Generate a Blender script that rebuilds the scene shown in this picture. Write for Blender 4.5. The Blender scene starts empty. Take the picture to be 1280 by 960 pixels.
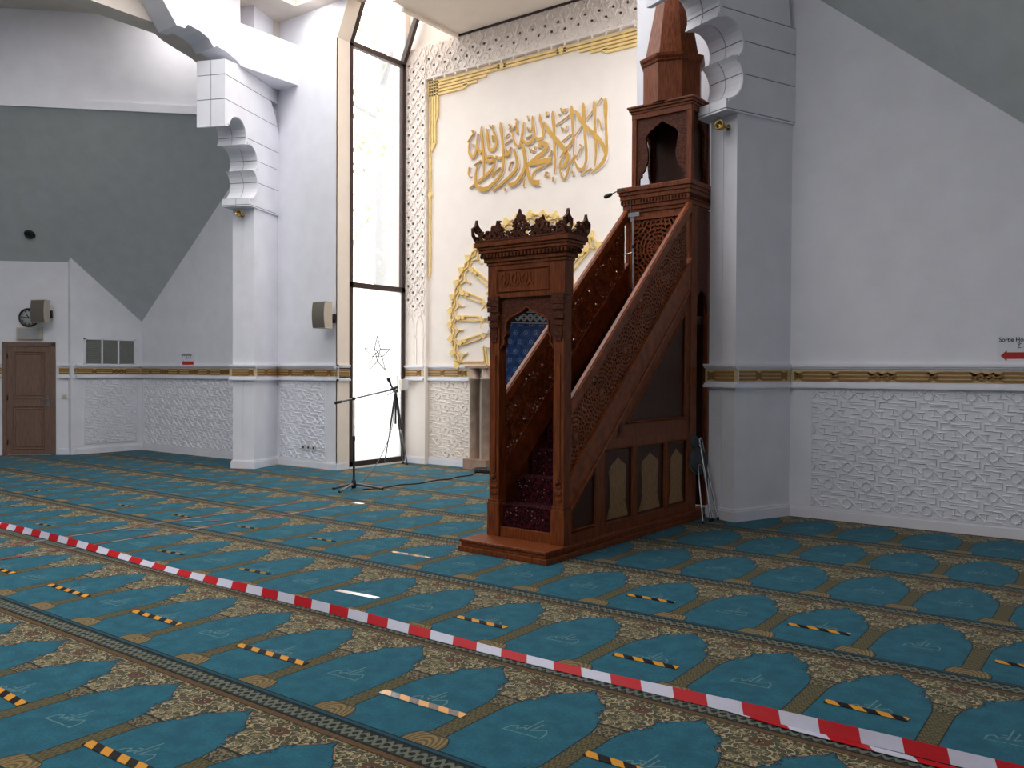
import bpy, math, random
from mathutils import Vector, Matrix
R = random.Random(7)
PI = math.pi
sc = bpy.context.scene
COL = sc.collection

# ------------------------------------------------------------------ helpers
class MB:
    """collects shapes; build() links them as one mesh object"""
    def __init__(s, M=None):
        s.v = []; s.f = []; s.m = []; s.mi = 0; s.sm = []; s.M = M; s.smooth = False
    def add(s, vs, fs):
        b = len(s.v)
        for p in vs:
            p = Vector(p)
            s.v.append(s.M @ p if s.M else p)
        for f in fs:
            s.f.append([b + i for i in f]); s.m.append(s.mi); s.sm.append(s.smooth)
        return s
    def box(s, a, b):
        x0, y0, z0 = a; x1, y1, z1 = b
        return s.add([(x0,y0,z0),(x1,y0,z0),(x1,y1,z0),(x0,y1,z0),(x0,y0,z1),(x1,y0,z1),(x1,y1,z1),(x0,y1,z1)],
                     [(0,3,2,1),(4,5,6,7),(0,1,5,4),(1,2,6,5),(2,3,7,6),(3,0,4,7)])
    def obox(s, o, ax, ay, az, a, b):
        """box in a frame"""
        o, ax, ay, az = map(Vector, (o, ax, ay, az))
        P = lambda x, y, z: o + ax*x + ay*y + az*z
        x0, y0, z0 = a; x1, y1, z1 = b
        return s.add([P(x0,y0,z0),P(x1,y0,z0),P(x1,y1,z0),P(x0,y1,z0),P(x0,y0,z1),P(x1,y0,z1),P(x1,y1,z1),P(x0,y1,z1)],
                     [(0,3,2,1),(4,5,6,7),(0,1,5,4),(1,2,6,5),(2,3,7,6),(3,0,4,7)])
    def prism(s, poly, o, ax, ay, az, d0, d1):
        """polygon (x,y) in frame o,ax,ay extruded along az from d0 to d1"""
        o, ax, ay, az = map(Vector, (o, ax, ay, az)); n = len(poly)
        vs = [o + ax*x + ay*y + az*d0 for x, y in poly] + [o + ax*x + ay*y + az*d1 for x, y in poly]
        fs = [tuple(range(n))[::-1], tuple(range(n, 2*n))] + [(i, (i+1) % n, n+(i+1) % n, n+i) for i in range(n)]
        return s.add(vs, fs)
    def bar(s, p, q, w, o, ax, ay, az, d0, d1, ridge=False):
        """straight strip from p to q (2d) of width w in a frame, raised d0..d1"""
        dx, dy = q[0]-p[0], q[1]-p[1]; L = math.hypot(dx, dy)
        if L < 1e-6: return s
        nx, ny = -dy/L*w/2, dx/L*w/2
        if ridge:
            o, ax, ay, az = map(Vector, (o, ax, ay, az)); F = lambda x, y, z: o+ax*x+ay*y+az*z
            return s.add([F(p[0]+nx,p[1]+ny,d0),F(p[0]-nx,p[1]-ny,d0),F(q[0]-nx,q[1]-ny,d0),F(q[0]+nx,q[1]+ny,d0),F(p[0],p[1],d1),F(q[0],q[1],d1)],
                         [(0,4,5,3),(4,1,2,5),(0,1,4),(2,3,5)])
        return s.prism([(p[0]+nx,p[1]+ny),(p[0]-nx,p[1]-ny),(q[0]-nx,q[1]-ny),(q[0]+nx,q[1]+ny)], o, ax, ay, az, d0, d1)
    def ribbon(s, pts, o, ax, ay, az, d0, d1, closed=False):
        """polyline (x,y,w) as a raised strip of changing width"""
        n = len(pts); L = []; Rr = []
        for i, (x, y, w) in enumerate(pts):
            a = pts[i-1] if (i or closed) else pts[i]; b = pts[(i+1) % n] if (i < n-1 or closed) else pts[i]
            dx, dy = b[0]-a[0], b[1]-a[1]; l = math.hypot(dx, dy) or 1
            L.append((x-dy/l*w/2, y+dx/l*w/2)); Rr.append((x+dy/l*w/2, y-dx/l*w/2))
        o, ax, ay, az = map(Vector, (o, ax, ay, az)); F = lambda p, z: o+ax*p[0]+ay*p[1]+az*z
        vs = []
        for i in range(n): vs += [F(L[i],d0),F(Rr[i],d0),F(Rr[i],d1),F(L[i],d1)]
        fs = []
        for i in range(n if closed else n-1):
            a = 4*i; b = 4*((i+1) % n)
            fs += [(a+3,a+2,b+2,b+3),(a,a+3,b+3,b),(a+2,a+1,b+1,b+2)]
        if not closed: fs += [(0,1,2,3),(4*n-1,4*n-2,4*n-3,4*n-4)]
        return s.add(vs, fs)
    def tube(s, pts, r, n=8, cap=True):
        pts = [Vector(p) for p in pts]; N = len(pts); rs = r if isinstance(r, (list, tuple)) else [r]*N
        vs = []; fs = []; up = None
        for i, p in enumerate(pts):
            t = (pts[min(i+1, N-1)] - pts[max(i-1, 0)]).normalized()
            if up is None: up = Vector((0,0,1)) if abs(t.z) < .9 else Vector((1,0,0))
            a = t.cross(up)
            if a.length < 1e-4: a = t.cross(Vector((0.3,1,0.2)))
            a.normalize(); b = a.cross(t).normalized(); up = b
            for k in range(n):
                c = 2*PI*k/n; vs.append(p + (a*math.cos(c) + b*math.sin(c))*rs[i])
        for i in range(N-1):
            for k in range(n):
                fs.append((i*n+k, i*n+(k+1) % n, (i+1)*n+(k+1) % n, (i+1)*n+k))
        sm = s.smooth; s.smooth = True; s.add(vs, fs); s.smooth = sm
        if cap: s.add([vs[k] for k in range(n)], [tuple(range(n))]); s.add([vs[(N-1)*n+k] for k in range(n)], [tuple(range(n))[::-1]])
        return s
    def lathe(s, prof, n, o, ax=(1,0,0), ay=(0,1,0), az=(0,0,1), smooth=True, a0=0., a1=2*PI):
        """profile (r,h) turned about az"""
        o, ax, ay, az = map(Vector, (o, ax, ay, az)); full = abs(a1-a0-2*PI) < 1e-6
        m = n if full else n+1; vs = []; fs = []
        for r, h in prof:
            for k in range(m):
                c = a0 + (a1-a0)*k/n; vs.append(o + ax*(r*math.cos(c)) + ay*(r*math.sin(c)) + az*h)
        for i in range(len(prof)-1):
            for k in range(n):
                k2 = (k+1) % m; fs.append((i*m+k, i*m+k2, (i+1)*m+k2, (i+1)*m+k))
        sm = s.smooth; s.smooth = smooth; s.add(vs, fs); s.smooth = sm
        return s
    def sheet(s, P, nx, ny):
        """grid surface from P(i/nx, j/ny)"""
        vs = [P(i/nx, j/ny) for j in range(ny+1) for i in range(nx+1)]
        return s.add(vs, [(j*(nx+1)+i, j*(nx+1)+i+1, (j+1)*(nx+1)+i+1, (j+1)*(nx+1)+i) for j in range(ny) for i in range(nx)])
    def build(s, name, mats, parent=None, bevel=0, loc=None):
        me = bpy.data.meshes.new(name); 
        vs = [tuple(p - loc) if loc is not None else tuple(p) for p in s.v]
        me.from_pydata(vs, [], s.f)
        for m in (mats if isinstance(mats, (list, tuple)) else [mats]): me.materials.append(m)
        me.polygons.foreach_set('material_index', s.m); me.polygons.foreach_set('use_smooth', s.sm)
        me.update()
        o = bpy.data.objects.new(name, me); COL.objects.link(o)
        if loc is not None: o.location = loc
        if parent is not None: o.parent = parent
        if bevel:
            b = o.modifiers.new('bevel', 'BEVEL'); b.width = bevel; b.segments = 2; b.limit_method = 'ANGLE'; b.angle_limit = .6
        return o

def tag(o, label=None, cat=None, group=None, kind=None):
    if label: o['label'] = label
    if cat: o['category'] = cat
    if group: o['group'] = group
    if kind: o['kind'] = kind
    return o
def struct(o): o['kind'] = 'structure'; return o
def empty(name, loc, rz=0.):
    o = bpy.data.objects.new(name, None); COL.objects.link(o); o.location = loc; o.rotation_euler = (0,0,rz); o.empty_display_size = .1
    return o
def copy_tree(o, parent=None):
    c = o.copy(); COL.objects.link(c)
    if parent is not None: c.parent = parent
    for ch in list(o.children): copy_tree(ch, c)
    return c

# ------------------------------------------------------------------ materials
def lin(c):
    return tuple(((x/255)/12.92 if x/255 <= .04045 else ((x/255+.055)/1.055)**2.4) for x in c) + (1,)
def mat(name, rgb, rough=.5, metal=0., var=.0, scale=20., bump=0., bscale=200., spec=.5, coat=0., stretch=None, rgb2=None):
    m = bpy.data.materials.new(name); m.use_nodes = True; nt = m.node_tree; N = nt.nodes; b = N['Principled BSDF']
    b.inputs['Roughness'].default_value = rough; b.inputs['Metallic'].default_value = metal
    b.inputs['Specular IOR Level'].default_value = spec
    if coat: b.inputs['Coat Weight'].default_value = coat; b.inputs['Coat Roughness'].default_value = .25
    c = lin(rgb); b.inputs['Base Color'].default_value = c
    tc = N.new('ShaderNodeTexCoord'); src = tc.outputs['Object']
    if stretch:
        mp = N.new('ShaderNodeMapping'); nt.links.new(src, mp.inputs[0]); mp.inputs['Scale'].default_value = stretch; src = mp.outputs[0]
    if var or rgb2:
        n = N.new('ShaderNodeTexNoise'); n.inputs['Scale'].default_value = scale; n.inputs['Detail'].default_value = 5
        nt.links.new(src, n.inputs['Vector'])
        r = N.new('ShaderNodeValToRGB'); nt.links.new(n.outputs['Fac'], r.inputs[0])
        c2 = lin(rgb2) if rgb2 else tuple(x*(1-var) for x in c[:3]) + (1,)
        c1 = c if rgb2 else tuple(min(1, x*(1+var)) for x in c[:3]) + (1,)
        r.color_ramp.elements[0].color = c2; r.color_ramp.elements[1].color = c1
        r.color_ramp.elements[0].position = .35; r.color_ramp.elements[1].position = .65
        nt.links.new(r.outputs[0], b.inputs['Base Color'])
    if bump:
        n2 = N.new('ShaderNodeTexNoise'); n2.inputs['Scale'].default_value = bscale; n2.inputs['Detail'].default_value = 3
        nt.links.new(src, n2.inputs['Vector'])
        bp = N.new('ShaderNodeBump'); bp.inputs['Strength'].default_value = bump; bp.inputs['Distance'].default_value = .01
        nt.links.new(n2.outputs['Fac'], bp.inputs['Height']); nt.links.new(bp.outputs[0], b.inputs['Normal'])
    return m
M_WHITE = mat('white_plaster', (224,224,231), .75, var=.03, scale=3, bump=.12, bscale=90)
M_CREAM = mat('cream_plaster', (236,222,208), .7, var=.02, scale=3, bump=.05, bscale=90)
M_BAYW = mat('bay_white_plaster', (233,223,214), .7, var=.02, scale=3, bump=.05, bscale=90)
M_GRAYC = mat('gray_ceiling_paint', (190,194,194), .85, var=.04, scale=4, bump=.1, bscale=120)
M_TAN = mat('ceiling_plaster', (212,202,192), .8, var=.04, scale=4)
M_GROOVE = mat('joint_mortar', (130,130,138), .9, var=.05)
M_GOLD = mat('gold_paint', (196,152,68), .42, .05, var=.08, scale=8)
M_GOLDPALE = mat('pale_gold_paint', (228,198,128), .45, 0., var=.08, scale=10)
M_STRAP = mat('brown_gold_strapwork', (144,104,52), .5, var=.08, scale=8)
M_GOLDBACK = mat('pale_gold_ground', (206,184,138), .6, .1, var=.1, scale=30)
M_WOOD = mat('minbar_wood', (128,66,30), .42, spec=.22, rgb2=(92,43,19), scale=9, stretch=(6,6,.7), bump=.04, bscale=60)
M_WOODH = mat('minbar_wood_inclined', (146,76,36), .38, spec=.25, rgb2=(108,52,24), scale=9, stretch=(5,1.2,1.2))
M_CARVE = mat('carved_wood', (96,48,27), .55, spec=.2, rgb2=(58,27,15), scale=45, bump=.9, bscale=70)
M_WOODDK = mat('dark_panel_wood', (72,40,25), .45, spec=.25, rgb2=(50,27,17), scale=12, stretch=(8,8,1))
M_WOODLT = mat('light_inlay_wood', (150,112,66), .5, rgb2=(124,88,50), scale=22, stretch=(4,4,1))
M_DOOR = mat('door_wood', (124,98,84), .5, rgb2=(104,80,68), scale=10, stretch=(7,7,.6))
M_BLACK = mat('black_plastic', (22,22,24), .45, var=.1)
M_DARKMET = mat('dark_bronze_frame', (62,48,44), .45, .3, var=.06, scale=6)
M_CHROME = mat('chrome', (190,192,196), .18, 1., var=.04)
M_STEEL = mat('grey_steel_tube', (120,122,126), .35, .8, var=.05)
M_BRASS = mat('brass', (170,140,80), .22, 1., var=.05)
M_BEIGE = mat('beige_plastic', (186,176,160), .5, var=.03)
M_GRILLE = mat('speaker_grille_cloth', (104,98,90), .8, var=.12, scale=300)
M_MARBLE = mat('tan_marble', (168,142,124), .35, rgb2=(146,120,102), scale=7, coat=.2)
M_GREENPL = mat('green_plastic', (120,140,40), .4, var=.05)
M_SEAT = mat('dark_blue_vinyl', (46,54,62), .5, var=.08)
M_RED = mat('red_print', (176,26,20), .55, var=.04)
M_INK = mat('black_ink', (26,26,34), .6, var=.04)
M_PAPER = mat('white_paper', (216,218,224), .6, var=.01)
M_VENT = mat('vent_slat_metal', (165,165,160), .55, .3, var=.05)
M_SWITCH = mat('white_plastic', (200,200,200), .4, var=.02)
M_EXITBOX = mat('unlit_sign_plastic', (158,160,162), .35, var=.03)
M_FACE = mat('clock_face_white', (190,192,190), .5, var=.02)
M_TRUNK = mat('tree_bark', (140,141,143), .9, var=.05, scale=12)
M_LEAF = mat('tree_leaf', (158,162,132), .8, var=.12, scale=6)
M_EARTH = mat('pale_paving', (200,196,188), .9, var=.05)

# ---- node math helper
class NT:
    def __init__(s, name):
        s.m = bpy.data.materials.new(name); s.m.use_nodes = True; s.t = s.m.node_tree; s.b = s.t.nodes['Principled BSDF']
    def put(s, sock, x):
        if isinstance(x, (int, float)): sock.default_value = x
        elif isinstance(x, tuple): sock.default_value = x
        else: s.t.links.new(x, sock)
    def m_(s, op, a, b=None, c=None):
        n = s.t.nodes.new('ShaderNodeMath'); n.operation = op; s.put(n.inputs[0], a)
        if b is not None: s.put(n.inputs[1], b)
        if c is not None: s.put(n.inputs[2], c)
        return n.outputs[0]
    def add(s,a,b): return s.m_('ADD',a,b)
    def sub(s,a,b): return s.m_('SUBTRACT',a,b)
    def mul(s,a,b): return s.m_('MULTIPLY',a,b)
    def lt(s,a,b): return s.m_('LESS_THAN',a,b)
    def gt(s,a,b): return s.m_('GREATER_THAN',a,b)
    def abs(s,a): return s.m_('ABSOLUTE',a)
    def rng(s,x,a,b): return s.mul(s.gt(x,a), s.lt(x,b))
    def hyp(s,a,b): return s.m_('SQRT', s.add(s.mul(a,a), s.mul(b,b)))
    def smooth(s,x,a,b):
        n = s.t.nodes.new('ShaderNodeMapRange'); n.interpolation_type = 'SMOOTHSTEP'; s.put(n.inputs[0], x); n.inputs[1].default_value = a; n.inputs[2].default_value = b
        return n.outputs[0]
    def mix(s, f, a, b):
        n = s.t.nodes.new('ShaderNodeMix'); n.data_type = 'RGBA'; s.put(n.inputs[0], f); s.put(n.inputs[6], a); s.put(n.inputs[7], b); return n.outputs[2]
    def curve(s, x, pts, lo=0.):
        n = s.t.nodes.new('ShaderNodeFloatCurve'); s.put(n.inputs['Value'], x); cv = n.mapping.curves[0]
        n.mapping.use_clip = False
        while len(cv.points) < len(pts): cv.points.new(.5, .5)
        for p, q in zip(cv.points, pts): p.location = q; p.handle_type = 'VECTOR'
        n.mapping.update(); return n.outputs[0]
    def vec(s, x, y, z=0.):
        n = s.t.nodes.new('ShaderNodeCombineXYZ'); s.put(n.inputs[0], x); s.put(n.inputs[1], y); s.put(n.inputs[2], z); return n.outputs[0]
    def noise(s, v, scale, detail=3):
        n = s.t.nodes.new('ShaderNodeTexNoise'); s.put(n.inputs['Vector'], v); n.inputs['Scale'].default_value = scale; n.inputs['Detail'].default_value = detail; return n.outputs['Fac']
    def voro(s, v, scale, feat='F1', out='Distance'):
        n = s.t.nodes.new('ShaderNodeTexVoronoi'); n.feature = feat; s.put(n.inputs['Vector'], v); n.inputs['Scale'].default_value = scale; return n.outputs[out]

def carpet_material():
    k = NT('prayer_carpet'); T = k.t
    geo = T.nodes.new('ShaderNodeTexCoord'); sep = T.nodes.new('ShaderNodeSeparateXYZ'); T.links.new(geo.outputs['Object'], sep.inputs[0])
    u, v = sep.outputs[0], sep.outputs[1]
    RW = 1.2
    rows = [(2.587,0.),(3.813,1.),(5.04,2.),(6.232,3.),(7.416,4.),(8.574,5.)]
    X = lambda vv: (vv+10)/24
    pts = [(0.,.5)] + [(X(a), .5 + (g - (a-2.587)/RW)) for a, g in rows] + [(X(9.78), .5+.02), (1.,.5+.02)]
    corr = k.sub(k.curve(k.mul(k.add(v,10.),1/24), pts), .5)
    g = k.add(k.mul(k.sub(v,2.587),1/RW), corr)
    t = k.mul(k.sub(k.m_('CEIL',g), g), RW)
    PW = .5994
    sn = k.mul(k.sub(u,-2.8686),1/PW)
    s_ = k.mul(k.sub(sn, k.m_('ROUND',sn)), PW); a = k.abs(s_); e = k.sub(.2997, a)     # e: distance from the column axis
    wp = [(0,.004),(.03,.017),(.054,.031),(.10,.082),(.145,.132),(.19,.157),(.22,.168),(.25,.168),(.29,.19),(.32,.222),(.345,.212),(.37,.232),(.46,.248),(.86,.252),(.885,.245),(.89,.224),(.91,.205),(.94,.188),(.97,.183),(1.0,.184),(1.2,.184)]
    w = k.mul(k.curve(k.mul(t,1/1.2), [(x/1.2, y/.3) for x, y in wp]), .3)
    P = k.vec(s_, t)
    Pm = k.vec(a, t)
    jag = k.mul(k.sub(k.voro(k.vec(a,t), 46), .5), k.mul(.05, k.mul(k.smooth(t,.02,.08), k.sub(1., k.smooth(t,.31,.36)))))
    d = k.sub(k.add(w, jag), a)                      # >0 inside the field
    fine = k.noise(k.vec(u,v), 420, 2); med = k.noise(k.vec(u,v), 9, 4); med2 = k.noise(k.vec(u,v),60,3)
    teal = k.mix(k.smooth(med,.3,.7), lin((32,86,103)), lin((41,103,120)))
    teal = k.mix(k.mul(.45,k.smooth(med2,.35,.65)), teal, lin((28,77,93)))
    # spandrel: cream ground, brown and olive scrolls
    sp = k.voro(k.vec(k.add(a,k.mul(.03,k.noise(Pm,14,2))), t), 26, 'DISTANCE_TO_EDGE'); spc = k.voro(Pm, 17)
    spn = k.noise(Pm, 40, 3)
    span = k.mix(k.smooth(spn,.4,.6), lin((106,98,72)), lin((150,137,104)))
    span = k.mix(k.smooth(spc,.25,.5), span, lin((76,73,54)))
    sc1 = k.abs(k.sub(k.noise(Pm, 21, 1), .5)); sc2 = k.abs(k.sub(k.noise(k.vec(k.add(a,3.),t), 30, 1), .48))
    span = k.mix(k.mul(.8,k.rng(sc1,.03,.05)), span, lin((46,38,28)))
    span = k.mix(k.sub(1., k.smooth(sc1,.018,.034)), span, lin((174,160,124)))
    span = k.mix(k.mul(.9,k.sub(1., k.smooth(sc2,.012,.022))), span, lin((52,44,32)))
    fl = k.hyp(k.sub(a,.2997), k.mul(1.25,k.sub(t,.085)))
    span = k.mix(k.rng(fl,.022,.052), span, lin((88,58,40)))
    span = k.mix(k.mul(k.lt(fl,.022), k.smooth(k.noise(Pm,90,1),.4,.5)), span, lin((40,30,24)))
    span = k.mix(k.mul(k.rng(k.sub(a,w),-.001,.012), k.gt(t,.02)), span, lin((150,122,92)))
    # capital, shaft, flared foot
    cap = k.mix(k.smooth(k.noise(Pm,70,2),.44,.56), lin((52,46,36)), lin((124,113,84)))
    zz = k.m_('SINE', k.add(k.mul(t,150.), k.mul(3.2,k.m_('SINE',k.mul(a,150.)))))
    shaft = k.mix(k.smooth(k.add(zz,k.mul(2.,k.sub(med2,.5))),-.5,.7), lin((70,64,40)), lin((104,94,62)))
    shaft = k.mix(k.mul(.5,k.smooth(fine,.45,.6)), shaft, lin((80,70,44)))
    fr = k.m_('SINE', k.mul(330., k.hyp(k.mul(e,1.), k.mul(.55,k.sub(t,1.02)))))
    foot = k.mix(k.smooth(fr,-.4,.5), lin((96,82,52)), lin((138,116,78)))
    foot = k.mix(k.rng(t,.882,.893), foot, lin((60,52,32)))
    body = k.mix(k.gt(t,.345), span, cap); body = k.mix(k.gt(t,.455), body, shaft); body = k.mix(k.gt(t,.885), body, foot)
    line = k.add(k.rng(t,.335,.347), k.rng(t,.45,.457))
    body = k.mix(k.m_('MINIMUM',line,1.), body, lin((34,30,24)))
    col = k.mix(k.gt(d,0.), body, teal)
    # dark leafy rim along the arch and column
    rim = k.add(k.mul(k.rng(d,-.004,.003), 1.), k.mul(k.rng(d,0.,.016), k.mul(k.smooth(k.noise(Pm,120,2),.5,.54), k.lt(t,.33))))
    col = k.mix(k.m_('MINIMUM',rim,1.), col, lin((26,34,38)))
    # pale woven script in the field
    segs = [(-.100,.652,-.092,.605),(-.092,.605,-.066,.585),(-.066,.585,-.05,.615),(-.05,.615,-.028,.585),(-.028,.585,-.012,.605),(-.012,.605,-.002,.475),(.012,.600,.026,.515),(.012,.6,.072,.556),(.072,.556,.094,.585),(.094,.585,.098,.64),(.098,.64,-.1,.655),(-.04,.565,-.02,.56)]
    best = None
    for x0,y0,x1,y1 in segs:
        dx, dy = x1-x0, y1-y0; L2 = dx*dx+dy*dy
        px, py = k.sub(s_,x0), k.sub(t,y0)
        h = k.m_('MINIMUM', k.m_('MAXIMUM', k.mul(k.add(k.mul(px,dx),k.mul(py,dy)),1/L2), 0.), 1.)
        dd = k.hyp(k.sub(px,k.mul(h,dx)), k.sub(py,k.mul(h,dy)))
        best = dd if best is None else k.m_('MINIMUM', best, dd)
    scr = k.mul(k.sub(1., k.smooth(best,.0025,.0055)), k.mul(.75, k.smooth(med2,.3,.5)))
    col = k.mix(scr, col, lin((112,142,140)))
    # lines, chain band, brown stripe between the rows
    col = k.mix(k.gt(t,1.0), col, lin((30,70,84)))
    col = k.mix(k.m_('MINIMUM',k.add(k.rng(t,1.0,1.008),k.rng(t,1.028,1.036)),1.), col, lin((16,20,22)))
    q = k.mul(u, 2*PI/.2); b = k.mul(k.sub(t,1.092),1/.055); sw = k.mul(.55,k.m_('SINE',k.mul(q,2.)))
    ch = k.m_('MINIMUM', k.abs(k.sub(b,sw)), k.abs(k.add(b,sw)))
    ch2 = k.add(ch, k.mul(.5,k.sub(k.noise(k.vec(u,v),55,2),.5)))
    chain = k.mix(k.smooth(ch2,.12,.3), lin((106,107,92)), lin((50,58,50)))
    chain = k.mix(k.rng(ch2,.3,.52), chain, lin((18,20,20)))
    chain = k.mix(k.gt(k.abs(b),.86), chain, lin((20,20,18)))
    col = k.mix(k.rng(t,1.036,1.148), col, chain)
    br = k.mix(k.smooth(med2,.3,.7), lin((80,58,34)), lin((104,78,46)))
    col = k.mix(k.rng(t,1.148,1.186), col, br)
    col = k.mix(k.m_('MINIMUM',k.add(k.rng(t,1.145,1.151),k.rng(t,1.183,1.189)),1.), col, lin((22,18,14)))
    col = k.mix(k.gt(t,1.189), col, k.mix(k.smooth(k.noise(Pm,60,2),.4,.6), lin((60,50,32)), lin((150,132,92))))
    col = k.mix(k.mul(.22,k.smooth(fine,.35,.65)), col, lin((20,40,46)))
    T.links.new(col, k.b.inputs['Base Color']); k.b.inputs['Roughness'].default_value = .95; k.b.inputs['Specular IOR Level'].default_value = .12
    k.b.inputs['Sheen Weight'].default_value = .09; k.b.inputs['Sheen Roughness'].default_value = .45; k.b.inputs['Sheen Tint'].default_value = (.75,.92,1.,1)
    bp = T.nodes.new('ShaderNodeBump'); bp.inputs['Strength'].default_value = .35; bp.inputs['Distance'].default_value = .004
    T.links.new(fine, bp.inputs['Height']); T.links.new(bp.outputs[0], k.b.inputs['Normal'])
    return k.m
M_CARPET = carpet_material()

def stripes_material(name, period, c1, c2, slant, rough, third=None, spec=.5):
    """diagonal bands along the local x axis of a strip"""
    k = NT(name); T = k.t; tc = T.nodes.new('ShaderNodeTexCoord'); sep = T.nodes.new('ShaderNodeSeparateXYZ'); T.links.new(tc.outputs['Object'], sep.inputs[0])
    x = k.add(sep.outputs[0], k.mul(slant, sep.outputs[1])); f = k.m_('FRACT', k.mul(x,1/period))
    n = k.noise(tc.outputs['Object'], 30, 3)
    col = k.mix(k.lt(f,.5), lin(c1), lin(c2)); col = k.mix(k.mul(.12,n), col, lin((60,55,50)))
    T.links.new(col, k.b.inputs['Base Color']); k.b.inputs['Roughness'].default_value = rough; k.b.inputs['Specular IOR Level'].default_value = spec
    bp = T.nodes.new('ShaderNodeBump'); bp.inputs['Strength'].default_value = .25; bp.inputs['Distance'].default_value = .004
    T.links.new(k.noise(tc.outputs['Object'], 60, 2), bp.inputs['Height']); T.links.new(bp.outputs[0], k.b.inputs['Normal'])
    return k.m
M_HAZ = stripes_material('black_yellow_tape', .1265, (12,12,15), (206,142,42), .8, .6, spec=.15)
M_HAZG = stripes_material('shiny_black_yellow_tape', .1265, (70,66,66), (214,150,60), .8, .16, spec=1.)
M_HAZD = stripes_material('reflection_dulled_tape', .1265, (34,40,42), (140,112,62), .8, .8, spec=.1)  # low contrast puts the reflection on the far strips into the colour
M_BAR = stripes_material('red_white_tape', .365, (178,12,26), (196,196,212), .7, .55, spec=.2)

def stair_carpet():
    k = NT('stair_runner_carpet'); T = k.t; tc = T.nodes.new('ShaderNodeTexCoord'); P = tc.outputs['Object']
    v1 = k.voro(P, 24); n = k.noise(P, 34, 3)
    col = k.mix(k.smooth(n,.42,.58), lin((26,8,12)), lin((66,16,26)))
    col = k.mix(k.lt(v1,.2), col, lin((118,92,84)))
    col = k.mix(k.rng(v1,.2,.3), col, lin((20,12,18)))
    T.links.new(col, k.b.inputs['Base Color']); k.b.inputs['Roughness'].default_value = .95; k.b.inputs['Specular IOR Level'].default_value = .1
    return k.m
M_STAIRC = stair_carpet()

def blue_tile():
    k = NT('blue_star_tile'); T = k.t; tc = T.nodes.new('ShaderNodeTexCoord'); sep = T.nodes.new('ShaderNodeSeparateXYZ'); T.links.new(tc.outputs['UV'], sep.inputs[0])
    x, z = sep.outputs[0], sep.outputs[1]      # metres along and up
    pz = .16
    zi = k.mul(z,1/pz); row = k.m_('FLOOR',zi); off = k.mul(.5,k.m_('MODULO',row,2.))
    fx = k.sub(k.m_('FRACT',k.add(k.mul(x,1/.19),off)),.5); fz = k.sub(k.m_('FRACT',zi),.5)
    r = k.hyp(k.mul(fx,.19),k.mul(fz,pz))
    n = k.noise(k.vec(x,z), 16, 3)
    col = k.mix(k.smooth(n,.35,.65), lin((28,50,92)), lin((48,78,126)))
    col = k.mix(k.rng(r,.030,.040), col, lin((128,146,176)))
    col = k.mix(k.lt(r,.012), col, lin((150,166,190)))
    col = k.mix(k.mul(.6,k.rng(r,.060,.066)), col, lin((86,112,152)))
    T.links.new(col, k.b.inputs['Base Color']); k.b.inputs['Roughness'].default_value = .3
    return k.m
M_BLUE = blue_tile()
M_NAVY = mat('navy_band', (28,30,44), .4, var=.1)
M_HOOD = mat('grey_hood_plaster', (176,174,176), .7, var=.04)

def glass(name, frosted, tint=1.):
    k = NT(name); T = k.t; out = T.nodes['Material Output']
    tr = T.nodes.new('ShaderNodeBsdfTransparent'); tr.inputs[0].default_value = (tint,tint,tint,1); gl = T.nodes.new('ShaderNodeBsdfGlossy'); gl.inputs['Roughness'].default_value = .03
    mx = T.nodes.new('ShaderNodeMixShader'); mx.inputs[0].default_value = .05; T.links.new(tr.outputs[0], mx.inputs[1]); T.links.new(gl.outputs[0], mx.inputs[2])
    last = mx.outputs[0]
    if frosted:
        tl = T.nodes.new('ShaderNodeBsdfTranslucent'); tl.inputs['Color'].default_value = (.97,.97,.95,1)
        n = T.nodes.new('ShaderNodeTexNoise'); n.inputs['Scale'].default_value = 300
        m2 = T.nodes.new('ShaderNodeMixShader'); m2.inputs[0].default_value = .4
        T.links.new(last, m2.inputs[1]); T.links.new(tl.outputs[0], m2.inputs[2]); last = m2.outputs[0]
    T.links.new(last, out.inputs[0])
    return k.m
M_GLASS = glass('clear_glass', False, .95); M_FROST = glass('frosted_glass', True, .95); M_SKYG = glass('skylight_glass', False, 1.); M_SKYT = glass('tinted_skylight_glass', False, .75)
M_ETCH = mat('star_outline_film', (50,50,50), .6, var=.05)
# ------------------------------------------------------------------ the room
EX, EY, EZ = (1,0,0), (0,1,0), (0,0,1)
LV, RV, QV = 9.65, 9.85, 11.35
UL, UR = -16.63, .55
BL, BR = -10.75, -5.32
MU = -8.035                      # axis of the mihrab
ZC = 7.7                         # flat ceiling

f = MB(); f.box((-19.8,-8.3,-.1), (4.0,12.7,0.)); struct(f.build('floor', M_CARPET))

def wall_poly(name, poly, v0, v1, m):
    w = MB(); w.prism(poly, (0,v0,0), EX, EZ, EY, 0, v1-v0); return struct(w.build(name, m))
wall_poly('wall_left', [(UL-.3,0),(BL,0),(BL,7.11),(BL+.27,ZC),(UL-.3,ZC)], LV, LV+.27, M_WHITE)
wall_poly('wall_right', [(BR,0),(UR+.3,0),(UR+.3,ZC),(BR-.27,ZC),(BR,7.11)], RV, RV+.27, M_WHITE)
w = MB(); w.box((UL-.27,8.2,0),(UL,LV,ZC)); struct(w.build('wall_far', M_WHITE))
w = MB(); w.box((UR,8.2,0),(UR+.27,RV,ZC)); struct(w.build('wall_east', M_WHITE))
h = .70710678
w = MB(); w.obox((UL,8.3,0), (-h,-h,0), (-h,h,0), EZ, (0,0,0), (4.2,.27,ZC)); struct(w.build('wall_door', M_WHITE))
w = MB(); w.obox((UR,8.3,0), (h,-h,0), (h,h,0), EZ, (0,0,0), (4.2,.27,ZC)); struct(w.build('wall_diagonal', M_WHITE))
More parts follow.
